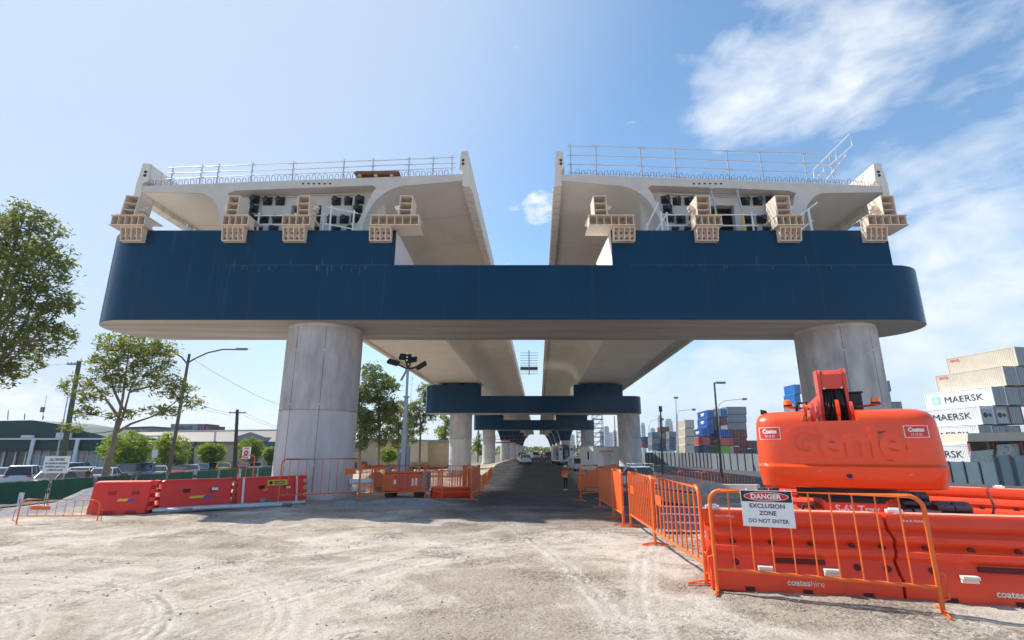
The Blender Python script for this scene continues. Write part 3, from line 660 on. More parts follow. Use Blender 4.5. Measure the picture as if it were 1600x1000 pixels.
for x, l in ((8.05, 'left'), (9.1, 'right')):
    e = thing('prop', f'{l} of two grey and yellow steel props standing in the right box hatch', 'steel prop', (x, YF+1.0, zt))
    q = MB(); q.cyl((x, YF+1.0, zt), (x, YF+1.0, zt+1.25), .045, n=8); q.build('yellow_tube', YEL, e, world=True)
    q = MB(); q.cyl((x, YF+1.0, zt+1.25), (x, YF+1.25, zt+2.4), .04, n=8); q.box((x, YF+1.25, zt+2.36), (.2, .2, .04)); q.build('grey_tube', GALV, e, world=True)
e = thing('pallet', 'rusty brown formwork sheets stacked on the end of the left deck', 'formwork stack', dk(-1, 5.6, .1))
q = MB()
for k in range(2): q.box((-5.55+.08*k, Y0+.30, ztop(5.6)+.13+.055*k), (1.75, .9, .04), 0, T(0, 0, 0))
q.each('sheet', RUST, e, world=True)
q = MB()
for x in (-6.2, -5.55, -4.9): q.box((x, Y0+.3, ztop(5.6)+.05), (.12, .8, .10))
q.each('bearer', TIMBER, e, world=True)
# items on the low middle part of the crosshead
q = MB(); p = at(791, 413, 20.2); q.box((p.x, 20.2, 8.11+.34), (.58, .5, .62)); q.box((p.x, 20.2, 8.11+.02), (.7, .6, .05)); o = q.build('concrete_block', CONCP, bevel=.03); tag(o, 'pale concrete block standing on the low middle of the crosshead', 'concrete block')
for i, (px, w, l) in enumerate(((745, 1.0, 'left'), (848, .8, 'right'))):
    q = MB(); p = at(px, 413, 20.0); q.box((p.x, 20.0, 8.11+.13), (w, .5, .12)); q.box((p.x-.2, 20, 8.11+.035), (.08, .5, .07)); q.box((p.x+.2, 20, 8.11+.035), (.08, .5, .07)); tag(q.build('timber_plank', CONCP), f'low pale slab lying on the crosshead below the {l} deck edge', 'slab')
# safety platform hung between the decks
e = thing('safety_platform', 'grey mesh access platform bridging the gap between the two decks', 'platform', (1.0, 39, 11.0))
pl, pr_ = at(813, 577, 39), at(840, 577, 39)
q = MB(); q.bb((pl.x, 38.6, pl.z), (pr_.x, 39.4, pl.z+.12)); q.build('deck_plate', DGREY, e, world=True)
q = MB()
for k in range(1, 7): q.cyl((pl.x, 38.6, pl.z+.2*k), (pr_.x, 38.6, pl.z+.2*k), .018, n=5)
for k in (-1, -2): q.cyl((pl.x, 38.6, pl.z+.2*k), (pr_.x, 38.6, pl.z+.2*k), .018, n=5)
q.cyl(((pl.x+pr_.x)/2, 38.6, pl.z-.5), ((pl.x+pr_.x)/2, 38.6, pl.z+1.4), .04, n=6); q.build('rail', GREYM, e, world=True)
# ---------------------------------------------------------------- crowd control barriers
def crowd_proto(L, h, nb, r=.021, br=.009, infill=False, plate=False, wide=False):
    """frame, bars, two feet; local x along the barrier, z up"""
    fr = MB(); c = .13; z0 = .235
    loop = [(0, 0, z0)]+[(c-c*cos(pi/2*k/5), 0, h-c+c*sin(pi/2*k/5)) for k in range(6)]+[(L-c+c*sin(pi/2*k/5), 0, h-c+c*cos(pi/2*k/5)) for k in range(6)]+[(L, 0, z0)]
    fr.tube([(0, 0, .01)]+loop[0:]+[(L, 0, .01)], r, 8); fr.tube([(0, 0, z0), (L, 0, z0)], r*.85, 8)
    bars = MB()
    for k in range(1, nb+1): x = L*k/(nb+1); bars.cyl((x, 0, z0), (x, 0, h), br, n=6)
    feet = []
    for x in (0, L):
        f = MB(); f.box((x, 0, .010), (.04, .46, .010)); f.tube([(x, -.22, .016), (x, 0, .05), (x, .22, .016)], .010, 6); f.tube([(x-.0, .0, .38), (x+(-.07 if x == 0 else .07), 0, .36), (x+(-.07 if x == 0 else .07), 0, .14), (x, 0, .12)], .010, 6); feet.append(f)
    return fr, bars, feet
def crowd(label, p, q, h=1.1, nb=10, infill=None, plate=None, group='orange crowd barriers', br=.009, r=.021, feet=True, mat=None):
    p = Vector(p); q = Vector(q); d = q-p; L = math.hypot(d.x, d.y); rz = math.atan2(d.y, d.x)
    e = thing('crowd_barrier', label, 'crowd barrier', p, rz, group); sl = d.z/L
    fr, bars, ft = crowd_proto(L, h, nb, r, br)
    def sh(b): b.v = [(x, y, z+sl*x) for x, y, z in b.v]; return b
    m = mat or ORANGE
    sh(fr).build('frame', m, e, smooth=60); sh(bars).build('bars', m, e)
    if feet:
        for f in ft: sh(f).build('foot', m, e)
    if infill:
        q_ = MB(); q_.bb((.03, -.008, .22), (L-.03, .008, h-.03)); sh(q_).build('infill_panel', ORANGEF, e)
    if plate is not None:
        q_ = MB(); q_.bb((plate-.17, -.014, h*.62), (plate+.17, -.006, h*.76)); sh(q_).build('plate', ORANGE, e)
    return e
N0 = Vector((2.36, 6.46, 0)); N1 = Vector((4.25, 5.60, 0))
crowd('nearest orange crowd barrier, carrying the danger exclusion zone sign', N0, N1, 1.10, 9, br=.0095, r=.023)
def G(x, y): return Vector((x, y, gz(x, y)))
crowd('orange crowd barrier joining the signed barrier at its left end, running away from the camera', G(2.42, 9.30), G(2.34, 6.75), 1.12, 10, plate=.45, br=.013, r=.026)
crowd('orange close-barred crowd barrier, second panel back from the signed barrier', G(2.55, 11.7), G(2.45, 9.42), 1.12, 13, plate=.4, br=.013, r=.026)
crowd('sunlit solid orange barrier panel at the bend of the right fence line', G(2.43, 13.0), G(2.42, 11.85), 1.14, 4, infill=True, r=.03)
crowd('shaded solid orange barrier panel just behind the bend of the right fence line', G(2.5, 15.4), G(2.46, 13.0), 1.12, 6, infill=True)
crowd('reddish crowd barrier closing the right fence line across the road edge', gp(908, 783), gp(937, 780), 1.1, 7)
# DANGER sign
e = thing('danger_sign', 'white danger sign reading exclusion zone do not enter on the nearest crowd barrier', 'sign', N0+(N1-N0)*.295+Vector((0, 0, .86)), math.atan2(N1.y-N0.y, N1.x-N0.x))
W, H = .535, .395; q = MB(); q.box((.0, -.035, .06), (W, .004, H)); q.build('board', WHITES, e, bevel=.002)
q = MB(); q.box((0, -.0385, .06+H/2-.066), (W-.016, .002, .118)); q.build('header', INK, e)
q = MB(); L = [[(.232*cos(2*pi*i/40), y, .06+H/2-.066+.05*sin(2*pi*i/40)) for i in range(40)] for y in (-.0395, -.0415)]; q.loft(L, 0); q.build('oval_rim', WHITES, e)
q = MB(); L = [[(.225*cos(2*pi*i/40), y, .06+H/2-.066+.044*sin(2*pi*i/40)) for i in range(40)] for y in (-.0415, -.043)]; q.loft(L, 0); q.build('red_oval', SIGNR, e)
def sgn(body, w, h, x, z, m, y=-.0375, bold=.02): return text(body, w, h, T(x, y, z) @ FACE, m, parent=e, bold=bold, world=False)
sgn('DANGER', .315, .056, 0, .06+H/2-.066, WHITES, -.0435, .035); sgn('EXCLUSION', .36, .048, 0, .088, INK); sgn('ZONE', .175, .048, 0, .012, INK); sgn('DO NOT ENTER', .41, .042, 0, -.072, INK, bold=.012)
q = MB()
for x in (-.2, .2): q.tube([(x, -.037, .24), (x, -.02, .265), (x, .0, .225)], .006, 5)
q.each('cable_tie', WHITES, e)

# ---------------------------------------------------------------- interlocking corrugated water barriers (right)
def water_barrier(label, p, rz, L=2.0, h=.86, group='corrugated orange water-filled barriers', mark=True, slot=True):
    e = thing('water_barrier', label, 'water barrier', p, rz, group)
    half = [(.27, 0), (.27, .20), (.255, .235), (.205, .375), (.232, .42), (.215, .47), (.150, .525), (.182, .575), (.165, .625), (.098, .685), (.122, .73), (.12, h-.06), (.10, h-.012), (.085, h)]
    prof = [(-y, z) for y, z in half]+[(y, z) for y, z in half[::-1]]
    b = MB(); n = 9; sec = []
    for k in range(n):
        x = L*k/(n-1); s = 1 if 0 < k < n-1 else .93; x = min(max(x, .012), L-.012)
        sec.append([(x+(.025*sin(z*14) if k in (0, n-1) else 0), y*s, z) for y, z in prof])
    b.loft(sec); body = b.build('body', ORP, e, smooth=28)
    q = MB()
    for k, x in enumerate((.30, .72, 1.14, 1.56, 1.86)):
        for z, yy in (((.505, .173),) if k % 2 or k == 0 or True else ())+((((.30, .237),)) if k in (0, 3, 4) else ()):
            if x < L-.05: q.tube([(x, -yy-.012, z), (x, -yy+.05, z)], .034, 14)
    q.each('drain_hole', HOLE, body)
    q = MB()
    for x in (.42, 1.02, 1.62): q.box((x, -.262, .022), (.10, .03, .06))
    if slot: q.box((.98, -.222, .335), (.52, .05, .05))
    q.each('fork_slot', HOLE, body)
    q = MB(); q.bb((.1, -.09, h-.004), (L-.1, .09, h+.003)); q.build('top_strip', mk('pale_pink_top', (.88, .34, .22), .6, .25, 6) if 'pale_pink_top' not in MT else bpy.data.materials['pale_pink_top'], body)  # top strip coloured a paler pink than the body
    q = MB(); q.box((.12, 0, h+.022), (.16, .07, .035)); q.tube([(.07, 0, h+.04), (.17, 0, h+.04)], .02, 6); q.build('filler_cap', WHITE, body)
    if mark:
        M = T(1.02, -.2735, .115) @ FACE
        text('coates', .235, .058, M @ T(-.085, 0, 0), CREAMT, 'lettering', body, .022, world=False); text('hire', .135, .06, M @ T(.108, .003, 0), CREAMT, 'lettering', body, -.006, world=False)
        q = MB()
        for x in (.60, 1.28): q.box((x, -.30, .265), (.15, .09, .03)); q.box((x, -.285, .225), (.15, .05, .03))
        q.each('strap_bracket', CREAMT, body)
        text('MULTI.TRAIL', .22, .024, T(.24, -.125, .79) @ FACE, CREAMT, 'lettering', body, .0, world=False)
    return e
A = gp(1112, 921); Bp = gp(1405, 938); dirv = (Bp-A).normalized(); ang = math.atan2(dirv.y, dirv.x); nrm = Vector((-dirv.y, dirv.x, 0))
wb0 = A+nrm*.28
WL = (Bp-A).length
water_barrier('orange corrugated water barrier behind the danger-signed crowd barrier', wb0, ang, WL+.07)
water_barrier('orange corrugated water barrier at the right edge, next to the one behind the danger sign', wb0+dirv*(WL+.085), ang-.03, WL)
water_barrier('orange corrugated water barrier mostly outside the right edge of the photo', wb0+dirv*WL*2.07, ang-.05, WL)
bk = [('left end, hidden behind the boom lift', 3.9), ('second from the left, behind the rubber track', 5.9), ('third, in the sun patch at the right edge', 7.9), ('last, leaving the frame at the right edge', 9.9)]
p0 = at(1400, 757, 11.0); p1 = at(1600, 765, 9.6); dv = Vector((p1.x-p0.x, p1.y-p0.y, 0)).normalized(); a2 = math.atan2(dv.y, dv.x)
for i, (l, s) in enumerate(bk):
    p = Vector((p0.x, p0.y, p0.z-.86))+dv*(-2.6+2.02*i); water_barrier('far-row orange water barrier '+l, p, a2, 2.0, mark=False, group='back row of corrugated orange water barriers')

# ---------------------------------------------------------------- boom lift
LX, LY, LA = 4.47, 7.05, R(-24.9)
e = thing('boom_lift', 'orange tracked boom lift seen from its rounded counterweight, two amber beacons', 'boom lift', (LX, LY, gz(LX, LY)), LA)
LZ = [(1.075, 1.03, .05), (1.09, 1.06, .015), (1.30, 1.085, -.055), (1.35, 1.09, -.055), (1.385, 1.085, .0), (1.62, 1.08, -.005), (1.90, 1.065, .010), (1.99, 1.05, .03), (2.055, 1.01, .08), (2.10, .94, .18), (2.12, .86, .36)]
def face_y(x, z):
    for i in range(len(LZ)-1):
        if LZ[i][0] <= z <= LZ[i+1][0]:
            t = (z-LZ[i][0])/(LZ[i+1][0]-LZ[i][0]); w = LZ[i][1]+(LZ[i+1][1]-LZ[i][1])*t; o = LZ[i][2]+(LZ[i+1][2]-LZ[i][2])*t
            return o+.06*(x/w)**2+.13*abs(x/w)**12
    return 0
def lv(z, w, o, x0, x1, n=26):
    P = []
    for k in range(n+1):
        x = x0+(x1-x0)*k/n; x = max(-w, min(w, x)); P.append((x, o+.06*(x/w)**2+.13*abs(x/w)**12, z))
    return P+[(max(-w, min(w, x1)), 2.7, z), (max(-w, min(w, x0)), 2.7, z)]
b = MB(); NZ = 1.955
lows = [l for l in LZ if l[0] < NZ]; i = len(lows)
t = (NZ-LZ[i-1][0])/(LZ[i][0]-LZ[i-1][0]); cut = (NZ, LZ[i-1][1]+(LZ[i][1]-LZ[i-1][1])*t, LZ[i-1][2]+(LZ[i][2]-LZ[i-1][2])*t)
b.loft([lv(z, w, o, -w, w, 60) for z, w, o in lows+[cut]], 0, True, True)
hi = [cut]+LZ[i:]
b.loft([lv(z, w, o, -w, -.47) for z, w, o in hi], 0, False, True)
b.loft([lv(z, w, o, .19, w) for z, w, o in hi], 0, False, True)
body = b.build('counterweight', LIFT, e, smooth=32)
def onf(off=0.0, M=None):
    def fn(x, y, zz): return (x, face_y(x, y)-off-zz, y)
    return fn
def ftext(bodyt, w, h, cx, cz, m, ext, bold, nm='lettering', par=None, off=.0):
    # subdivide the flat letters by mapping their vertices onto the curved face
    return text(bodyt, w, h, None, m, nm, par or body, bold, ext, lambda x, y, z: (x+cx, face_y(x+cx, y+cz)-off-z+(.03 if False else 0), y+cz), world=False)
# raised maker's lettering cast in the same colour
for ch, x, w, h, z in (('G', -.52, .37, .43, 1.68), ('e', -.165, .28, .30, 1.62), ('n', .12, .26, .29, 1.62), ('i', .315, .085, .39, 1.67), ('e', .505, .28, .30, 1.62)):
    ftext(ch, w, h, x, z, LIFT, .034, .03, 'raised_letter', off=-.003)
    ftext(ch, w+.05, h+.045, x, z, LIFT, .016, .06, 'raised_letter', off=-.003)
for cx, cz, w, h in ((-.90, 1.80, .27, .17), (.80, 1.80, .27, .155)):
    q = MB(); n = 8; bd = .009
    def strip(x0, x1, z0, z1, o, mat):
        vs = []
        for k in range(n+1):
            x = x0+(x1-x0)*k/n; vs += [(x, face_y(x, z0)-o, z0), (x, face_y(x, z1)-o, z1)]
        q.add(vs, [(2*k, 2*k+2, 2*k+3, 2*k+1) for k in range(n)], mat)
    strip(cx-w/2, cx+w/2, cz-h/2, cz+h/2, .002, 0); strip(cx-w/2+bd, cx+w/2-bd, cz-h/2+bd, cz+h/2-bd, .004, 1)
    st = q.build('sticker', [WHITES, mk('sticker_red', (.70, .04, .025), .35, .04, 5) if 'sticker_red' not in MT else bpy.data.materials['sticker_red']], body)
    ftext('Coates', w*.66, h*.38, cx, cz+h*.16, WHITES, .001, .05, par=st, off=.004); ftext('13 15 52', w*.44, h*.17, cx, cz-h*.24, WHITES, .001, .02, par=st, off=.004)
q = MB(); q.tube([(-.02, face_y(-.02, 1.24)-.006, 1.24), (-.02, face_y(-.02, 1.24)+.05, 1.24)], .045, 18, 0); q.tube([(-.02, face_y(0, 1.24)-.008, 1.24), (-.02, face_y(0, 1.24), 1.24)], .032, 14, 1); q.build('access_hole', [LIFTD, INK], body)
q = MB()
rs = random.Random(12)
for (x, z, dx, dz, w, k) in [(-.60, 1.47, .10, -.03, .007, 0), (-.56, 1.45, .05, -.09, .006, 0), (.36, 1.78, .11, .03, .016, 1), (.30, 1.76, .07, .05, .008, 1), (.28, 1.52, .03, .0, .014, 1), (.42, 1.44, .09, .0, .006, 1), (-.38, 1.30, .08, .01, .006, 0), (.62, 1.26, .06, .01, .010, 0)]+[(rs.uniform(-1, .95), rs.uniform(1.12, 1.95), rs.uniform(-.12, .12), rs.uniform(-.03, .03), rs.uniform(.002, .005), rs.choice((0, 0, 1))) for _ in range(26)]:
    P = [(x+dx*t, z+dz*t) for t in (0, .35, .7, 1)]; o = len(q.v)
    for i, (a, c) in enumerate(P): ww = w*(.3, 1, .7, .15)[i]; q.v += [(a, face_y(a, c-ww)-.002, c-ww), (a, face_y(a, c+ww)-.002, c+ww)]
    for i in range(3): q.f.append([o+2*i, o+2*i+2, o+2*i+3, o+2*i+1]); q.m.append(k)
q.build('scuff_mark', [mk('pale_scuff', (.85, .24, .13), .6, .2, 9), mk('dark_scuff', (.22, .05, .03), .6, .2, 9)], body)['kind'] = 'stuff'
# notch: linkage, hoses and boom head
q = MB(); q.bb((-.12, 1.1, 1.72), (.12, 7.5, 2.05)); q.bb((-.10, 1.1, 2.2), (.10, 6.5, 2.45)); q.bb((-.9, 6.3, .9), (.9, 7.9, 1.0)); q.bb((-.9, 6.3, 1.95), (.9, 7.9, 2.0)); q.each('boom_section', LIFTD, e, bevel=.01)
q = MB(); q.bb((-.47, .35, 1.70), (.19, 1.3, 1.957)); q.build('boom_tray', DARKV, e)
bm = MB(); y0 = .42
for x in (-.16, .16):
    bm.add([(x-.02, y0+.0, 1.95), (x-.02, y0+.22, 1.95), (x-.02, y0+.42, 2.55), (x-.02, y0+.42, 2.72), (x-.02, y0+.05, 2.72), (x-.02, y0-.02, 2.66), (x-.02, y0-.02, 2.42),
            (x+.02, y0+.0, 1.95), (x+.02, y0+.22, 1.95), (x+.02, y0+.42, 2.55), (x+.02, y0+.42, 2.72), (x+.02, y0+.05, 2.72), (x+.02, y0-.02, 2.66), (x+.02, y0-.02, 2.42)],
           [(0, 1, 2, 3, 4, 5, 6), (13, 12, 11, 10, 9, 8, 7)]+[(i, (i+1) % 7, 7+(i+1) % 7, 7+i) for i in range(7)])
bm.loft([[(x, y0+.6, 2.70), (x, y0+.25, 2.735), (x, y0+.07, 2.71), (x, y0-.005, 2.64), (x, y0+.0, 2.43), (x, y0+.03, 2.43), (x, y0+.04, 2.6), (x, y0+.6, 2.6)] for x in (-.14, .14)])
boom = bm.build('boom_end', LIFTD, e, bevel=.008)
q = MB(); q.bb((-.139, y0+.12, 1.95), (.139, y0+.16, 2.6)); q.build('boom_interior', DARKV, boom)
q = MB()
for x, z in ((-.11, 2.44), (.11, 2.44)): q.cyl((x, y0-.02, z), (x, y0+.01, z), .016, n=8)
q.each('bolt', GALV, boom)
for k, (x, x2, r) in enumerate(((-.06, -.12, .016), (-.02, -.05, .014), (.05, .04, .03), (.09, .10, .028), (-.10, -.14, .012))):
    q = MB(); q.tube([(x, y0+.10, 2.46), (x, y0+.02, 2.32), (x+(x2-x)*.4, y0-.05, 2.18), (x2, y0-.04, 2.05), (x2, y0+.06, 1.93)], r, 8); q.build('hose', BLACK, e, smooth=60)
for k, (x, z, r, m) in enumerate(((-.40, 2.12, .11, 0), (-.30, 2.10, .15, 0), (-.22, 2.14, .15, 0), (.01, 2.14, .13, 1), (.235-.06, 2.12, .12, 0))):
    q = MB(); q.tube([(x-.018, y0-.05, z), (x+.018, y0-.05, z)], r, 20); q.bb((x-.016, y0-.12, 1.93), (x+.016, y0+.1, z)); q.build('link_plate', LIFT if m else LIFTD, e, smooth=40)
q = MB(); q.tube([(-.44, y0-.1, 1.93), (-.37, y0-.12, 2.2)], .02, 8); q.build('yellow_pin', YEL, e)
q = MB(); q.bb((.21-.02, .5, 2.0), (.35, .8, 2.36)); q.bb((.18, .47, 2.36), (.37, .83, 2.385)); q.build('control_box', [INK], e, bevel=.01)
q = MB(); q.tube([(-.5, .5, 2.10), (-.47, .5, 2.25), (-.34, .55, 2.24)], .02, 6); q.build('hose', BLACK, e)
for x, s in ((-.60, -1), (.50, 1)):
    q = MB(); q.tube([(x+(.28 if s < 0 else -.28), .52, 2.16), (x, .5, 2.19)], .018, 6); q.bb((x-.06, .44, 2.185), (x+.06, .56, 2.20)); br_ = q.build('beacon_bracket', LIFTD, e)
    q = MB(); q.tube([(x, .5, 2.2), (x, .5, 2.225)], .058, 14, 1); q.tube([(x, .5, 2.225), (x, .5, 2.285), (x, .5, 2.30)], [.062, .055, .03], 14, 0); q.build('beacon', [AMBER, BLACK], br_, smooth=40)
q = MB(); q.add([(-.98, .5, 2.10), (-.88, .5, 2.10), (-.90, .5, 2.15), (-.98, .5, 2.17), (-.98, .62, 2.10), (-.88, .62, 2.10), (-.90, .62, 2.15), (-.98, .62, 2.17)], [(0, 1, 2, 3), (7, 6, 5, 4), (0, 4, 5, 1), (1, 5, 6, 2), (2, 6, 7, 3), (3, 7, 4, 0)]); q.build('work_light', INK, e)
# turntable, chassis and crawler tracks
q = MB(); q.cyl((0, .75, .93), (0, .75, 1.09), .62, n=32); q.build('turntable', INK, e, smooth=40)
q = MB(); q.bb((-.36, .02, .42), (.36, 1.5, .93)); q.bb((-.46, .15, .50), (-.36, 1.4, .80)); q.bb((.36, .15, .50), (.46, 1.4, .80)); cb = q.build('chassis', mk('chassis_red', (.85, .085, .025), .4, .1, 4), e, bevel=.012)
q = MB(); q.bb((-.37, .0, .935), (.37, .14, .955)); q.bb((-.33, .005, .90), (.33, .019, .93)); q.build('chassis_lip', INK, cb)
text('S-65 Trax', .50, .10, T(.02, .0175, .825) @ FACE, WHITES, 'lettering', cb, .035, world=False)
q = MB(); q.bb((.40, .25, .72), (.95, .33, .82)); q.bb((-.95, .3, .62), (-.4, .4, .74)); q.build('axle_beam', GREYM, e)
for k in range(3): q = MB(); s = 1 if k else -1; q.tube([(s*.40, .05, .60), (s*.50, -.04, .84+.02*k), (s*.60, -.02, .86), (s*.66, .06, .62)], .016, 7); q.build('hose', BLACK, e, smooth=60)
def track(x, y, w=.36):
    b = MB(); prof = [(-.50, .06), (-.40, .0), (.40, .0), (.50, .06), (.52, .20), (.20, .80), (.10, .88), (-.10, .88), (-.20, .80), (-.52, .20)]
    b.loft([[(x+dx, y+a, z) for a, z in prof] for dx in (-w/2, w/2)])
    tr = b.build('track', BLACK, e, bevel=.03)
    q = MB(); n = len(prof)
    for i in range(n):
        (a, z), (a2, z2) = prof[i], prof[(i+1) % n]; L = math.hypot(a2-a, z2-z); m = max(1, int(L/.10))
        for k in range(m):
            t = (k+.5)/m; ca, cz = a+(a2-a)*t, z+(z2-z)*t; nx, nz = (z2-z)/L, -(a2-a)/L
            for sx in (-1, 1): q.box((0, 0, 0), (w*.46, .05, .045), 0, T(x+sx*w*.25, y+ca+nx*.02+sx*.0, cz+nz*.02) @ Rx(math.atan2(z2-z, a2-a)))
    q.build('tread_lug', mk('dusty_rubber', (.16, .15, .16), .85, .3, 8) if 'dusty_rubber' not in MT else bpy.data.materials['dusty_rubber'], tr)
    q = MB()
    for a, z, r in ((-.36, .16, .13), (0, .12, .10), (.36, .16, .13), (0, .66, .16)): q.cyl((x-w/2-.02, y+a, z), (x+w/2+.02, y+a, z), r, n=16)
    q.build('track_wheel', DGREY, tr, smooth=40)
for x in (-.98, 1.10):
    for y in (.45, 2.3): track(x, y)
# ---------------------------------------------------------------- smooth red water barriers (left)
def red_barrier(label, a, c, h=.80, deco=0):
    a = Vector(a); c = Vector(c); d = c-a; L = math.hypot(d.x, d.y); rz = math.atan2(d.y, d.x); sl = d.z/L
    e = thing('water_barrier', label, 'water barrier', a, rz, 'smooth red water-filled barriers')
    half = [(.27, 0), (.27, .10), (.21, .26), (.17, .55), (.15, .74), (.13, h-.03), (.09, h)]
    b = MB(); ye = -.0
    def sec(x, s=1, top=0): return [(x, -y*s, z-(top if z > .5 else 0)) for y, z in half]+[(x, y*s, z-(top if z > .5 else 0)) for y, z in half[::-1]]
    b.loft([sec(.0, .9, .05), sec(.05, 1, .012), sec(.12), sec(L*.5), sec(L-.20), sec(L-.15, .99), sec(L-.12, .7)])
    for k in range(4):                                # castellated hinge end
        z = .06+k*.21; w = .25-.12*(z/h)
        b.add([(L-.13, -w, z), (L-.13, w, z), (L-.13, w*.95, z+.12), (L-.13, -w*.95, z+.12), (L-.005, -w*.8, z+.02), (L-.005, w*.8, z+.02), (L-.005, w*.75, z+.10), (L-.005, -w*.75, z+.10)],
              [(0, 4, 7, 3), (1, 2, 6, 5), (0, 1, 5, 4), (3, 7, 6, 2), (4, 5, 6, 7), (0, 3, 2, 1)])
    b.v = [(x, y, z+sl*x) for x, y, z in b.v]
    body = b.build('body', REDP, e, smooth=35)
    F = lambda x, y, z: T(x, y, z+sl*x)
    q = MB()
    for x in (.32*L, .68*L):
        q.box((0, 0, 0), (.17, .05, .10), 0, F(x, -.175, .50) @ Rx(-.14)); 
        if deco == 0: q.box((0, 0, 0), (.24, .03, .08), 0, F(x, -.268, .04))
    q.each('fork_slot', HOLE if deco else mk('recess_red', (.42, .012, .010), .5, .1, 5), body)
    fy = lambda z: -(.21-.04*(z-.26)/.29)-.004 if z < .55 else -(.17-.02*(z-.55)/.19)-.004
    if deco < 2:                                      # yellow and blue hire sticker
        z = .33; q = MB(); y = fy(z)-.004; x = L*(.42 if deco == 0 else .36); ll = .38 if deco == 0 else .55
        q.add([(x, y-.004, z-.03), (x+ll*.62, y-.004, z-.03), (x+ll*.70, y+.004, z+.03), (x+.03, y+.004, z+.03)], [(0, 1, 2, 3)], 0); q.add([(x+ll*.62, y-.004, z-.03), (x+ll*.95, y-.004, z-.03), (x+ll*1.08, y+.004, z+.03), (x+ll*.70, y+.004, z+.03)], [(0, 1, 2, 3)], 1)
        q.v = [(a_, b_, c_+sl*a_) for a_, b_, c_ in q.v]; q.build('sticker', [YEL, BLUES], body)
    if deco == 1:
        q = MB(); q.box((0, 0, 0), (.16, .02, .07), 0, F(L*.69, -.205, .52) @ Rx(-.1)); q.build('paper_tag', WHITES, body)
    if deco == 2:
        q = MB()
        for x in (.10, L-.42): q.add([(x, fy(.06)-.055, .06), (x+.06, fy(.06)-.055, .06), (x+.08, fy(.8)-.012, .80), (x+.02, fy(.8)-.012, .80)], [(0, 1, 2, 3)])
        q.v = [(a_, b_, c_+sl*a_) for a_, b_, c_ in q.v]; q.each('white_strip', WHITE, body)
        q = MB(); q.box((0, 0, 0), (.62, .016, .17), 0, F(L*.54, -.180, .62) @ Rx(-.12)); s = q.build('yellow_sign', YEL, body)
        q = MB(); q.tube([(0, -.012, 0), (0, -.008, 0)], .055, 14, 0, M=F(L*.54-.21, -.180, .62) @ Rx(-.12)); q.box((.06, -.0105, .025), (.36, .004, .038), 1, F(L*.54, -.180, .62) @ Rx(-.12)); q.box((.06, -.0105, -.035), (.32, .004, .035), 2, F(L*.54, -.180, .62) @ Rx(-.12)); q.build('sign_mark', [INK, TEAL, BLUES], s)
        q = MB(); q.box((0, 0, 0), (.16, .016, .07), 0, F(L*.37, -.20, .43) @ Rx(-.1)); q.build('orange_tag', AMBER, body)
        q = MB(); q.box((0, 0, 0), (.14, .016, .06), 0, F(L*.70, -.20, .47) @ Rx(-.1)); q.build('paper_tag', WHITES, body)
    return e
red_barrier('sunlit red water barrier at the left end of its row, small sticker', gp(143, 802), gp(243, 800))
red_barrier('middle red water barrier of the left row, with a long yellow and blue sticker', gp(244, 799), gp(363, 791), deco=1)
red_barrier('red water barrier with white strips and a yellow sign, next to the left column', gp(364, 791), gp(474, 783), deco=2)
# galvanised tubes on the ground in front
e = thing('steel_tube_stack', 'grey steel tubes and channels lying on the ground before the red barriers', 'steel tubes', gp(340, 800))
for k, (x0, y0, x1, y1, r) in enumerate(((240, 801, 476, 788, .06), (262, 804, 455, 792, .05), (238, 803, 400, 797, .045), (336, 791, 430, 788, .04), (300, 803, 440, 796, .05))):
    a, c = gp(x0, y0), gp(x1, y1); q = MB(); q.tube([a+Vector((0, 0, r+.02*k)), c+Vector((0, 0, r+.02*k))], r, 8); q.build('tube', GALV if k % 2 == 0 else mk('dull_tube_%d' % k, (.20, .21, .23), .5, .15, 3, metal=.4), e, world=True, smooth=50)
q = MB()
for x in (378, 408): p = gp(x, 790)+Vector((0, .1, .12)); q.tube([p-Vector((.08, 0, 0)), p+Vector((.08, 0, 0))], .07, 8)
q.each('coupler', GREYM, e, world=True)
crowd('thin orange crowd barrier in front of the left concrete column', gp(437, 789)+Vector((0, -.15, .05)), gp(559, 783)+Vector((0, .0, .05)), 1.27, 9, plate=2.1, br=.010, r=.022)
crowd('leaning orange crowd barrier below the gravel heap at the far left', at(24, 824, 11.9), at(150, 823, 12.6), .58, 8, plate=.35, r=.014, br=.006)
crowd('weathered crowd barrier cut by the left edge, under the green fence', at(-70, 812, 20)-Vector((0, 0, .3)), at(24, 812, 20)-Vector((0, 0, .3)), .62, 8, infill=True)
crowd('tall orange barrier frame behind the red barrier, under the red-symbol sign', at(370, 760, 18.3), at(393, 758, 18.3), 1.0, 1)

def heap(name, label, c, rx, ry, h, m, seed, cat='gravel heap', n=34):
    b = MB(); vs = [(0, 0, h*.97)]; k = 15
    for i in range(1, k+1):
        t = i/k
        for j in range(n):
            a = 2*pi*j/n; w = 1+.28*noise.noise((cos(a)*1.2+seed, sin(a)*1.2, seed))
            x, y = rx*t*w*cos(a), ry*t*w*sin(a)
            z = h*(1-sm(0, 1, t))*(1+.35*noise.noise((x*.9, y*.9, seed+4)))+.05*noise.noise((x*6, y*6, seed))*(1-t*.3)-.06*t; vs.append((x, y, z+(gz(c[0]+x, c[1]+y)-c[2])*t))
    fs = [(0, 1+j, 1+(j+1) % n) for j in range(n)]+[(1+(i-1)*n+j, 1+i*n+j, 1+i*n+(j+1) % n, 1+(i-1)*n+(j+1) % n) for i in range(1, k) for j in range(n)]
    b.add(vs, fs); o = b.build(name, m, smooth=60); o.location = c; tag(o, label, cat); return o
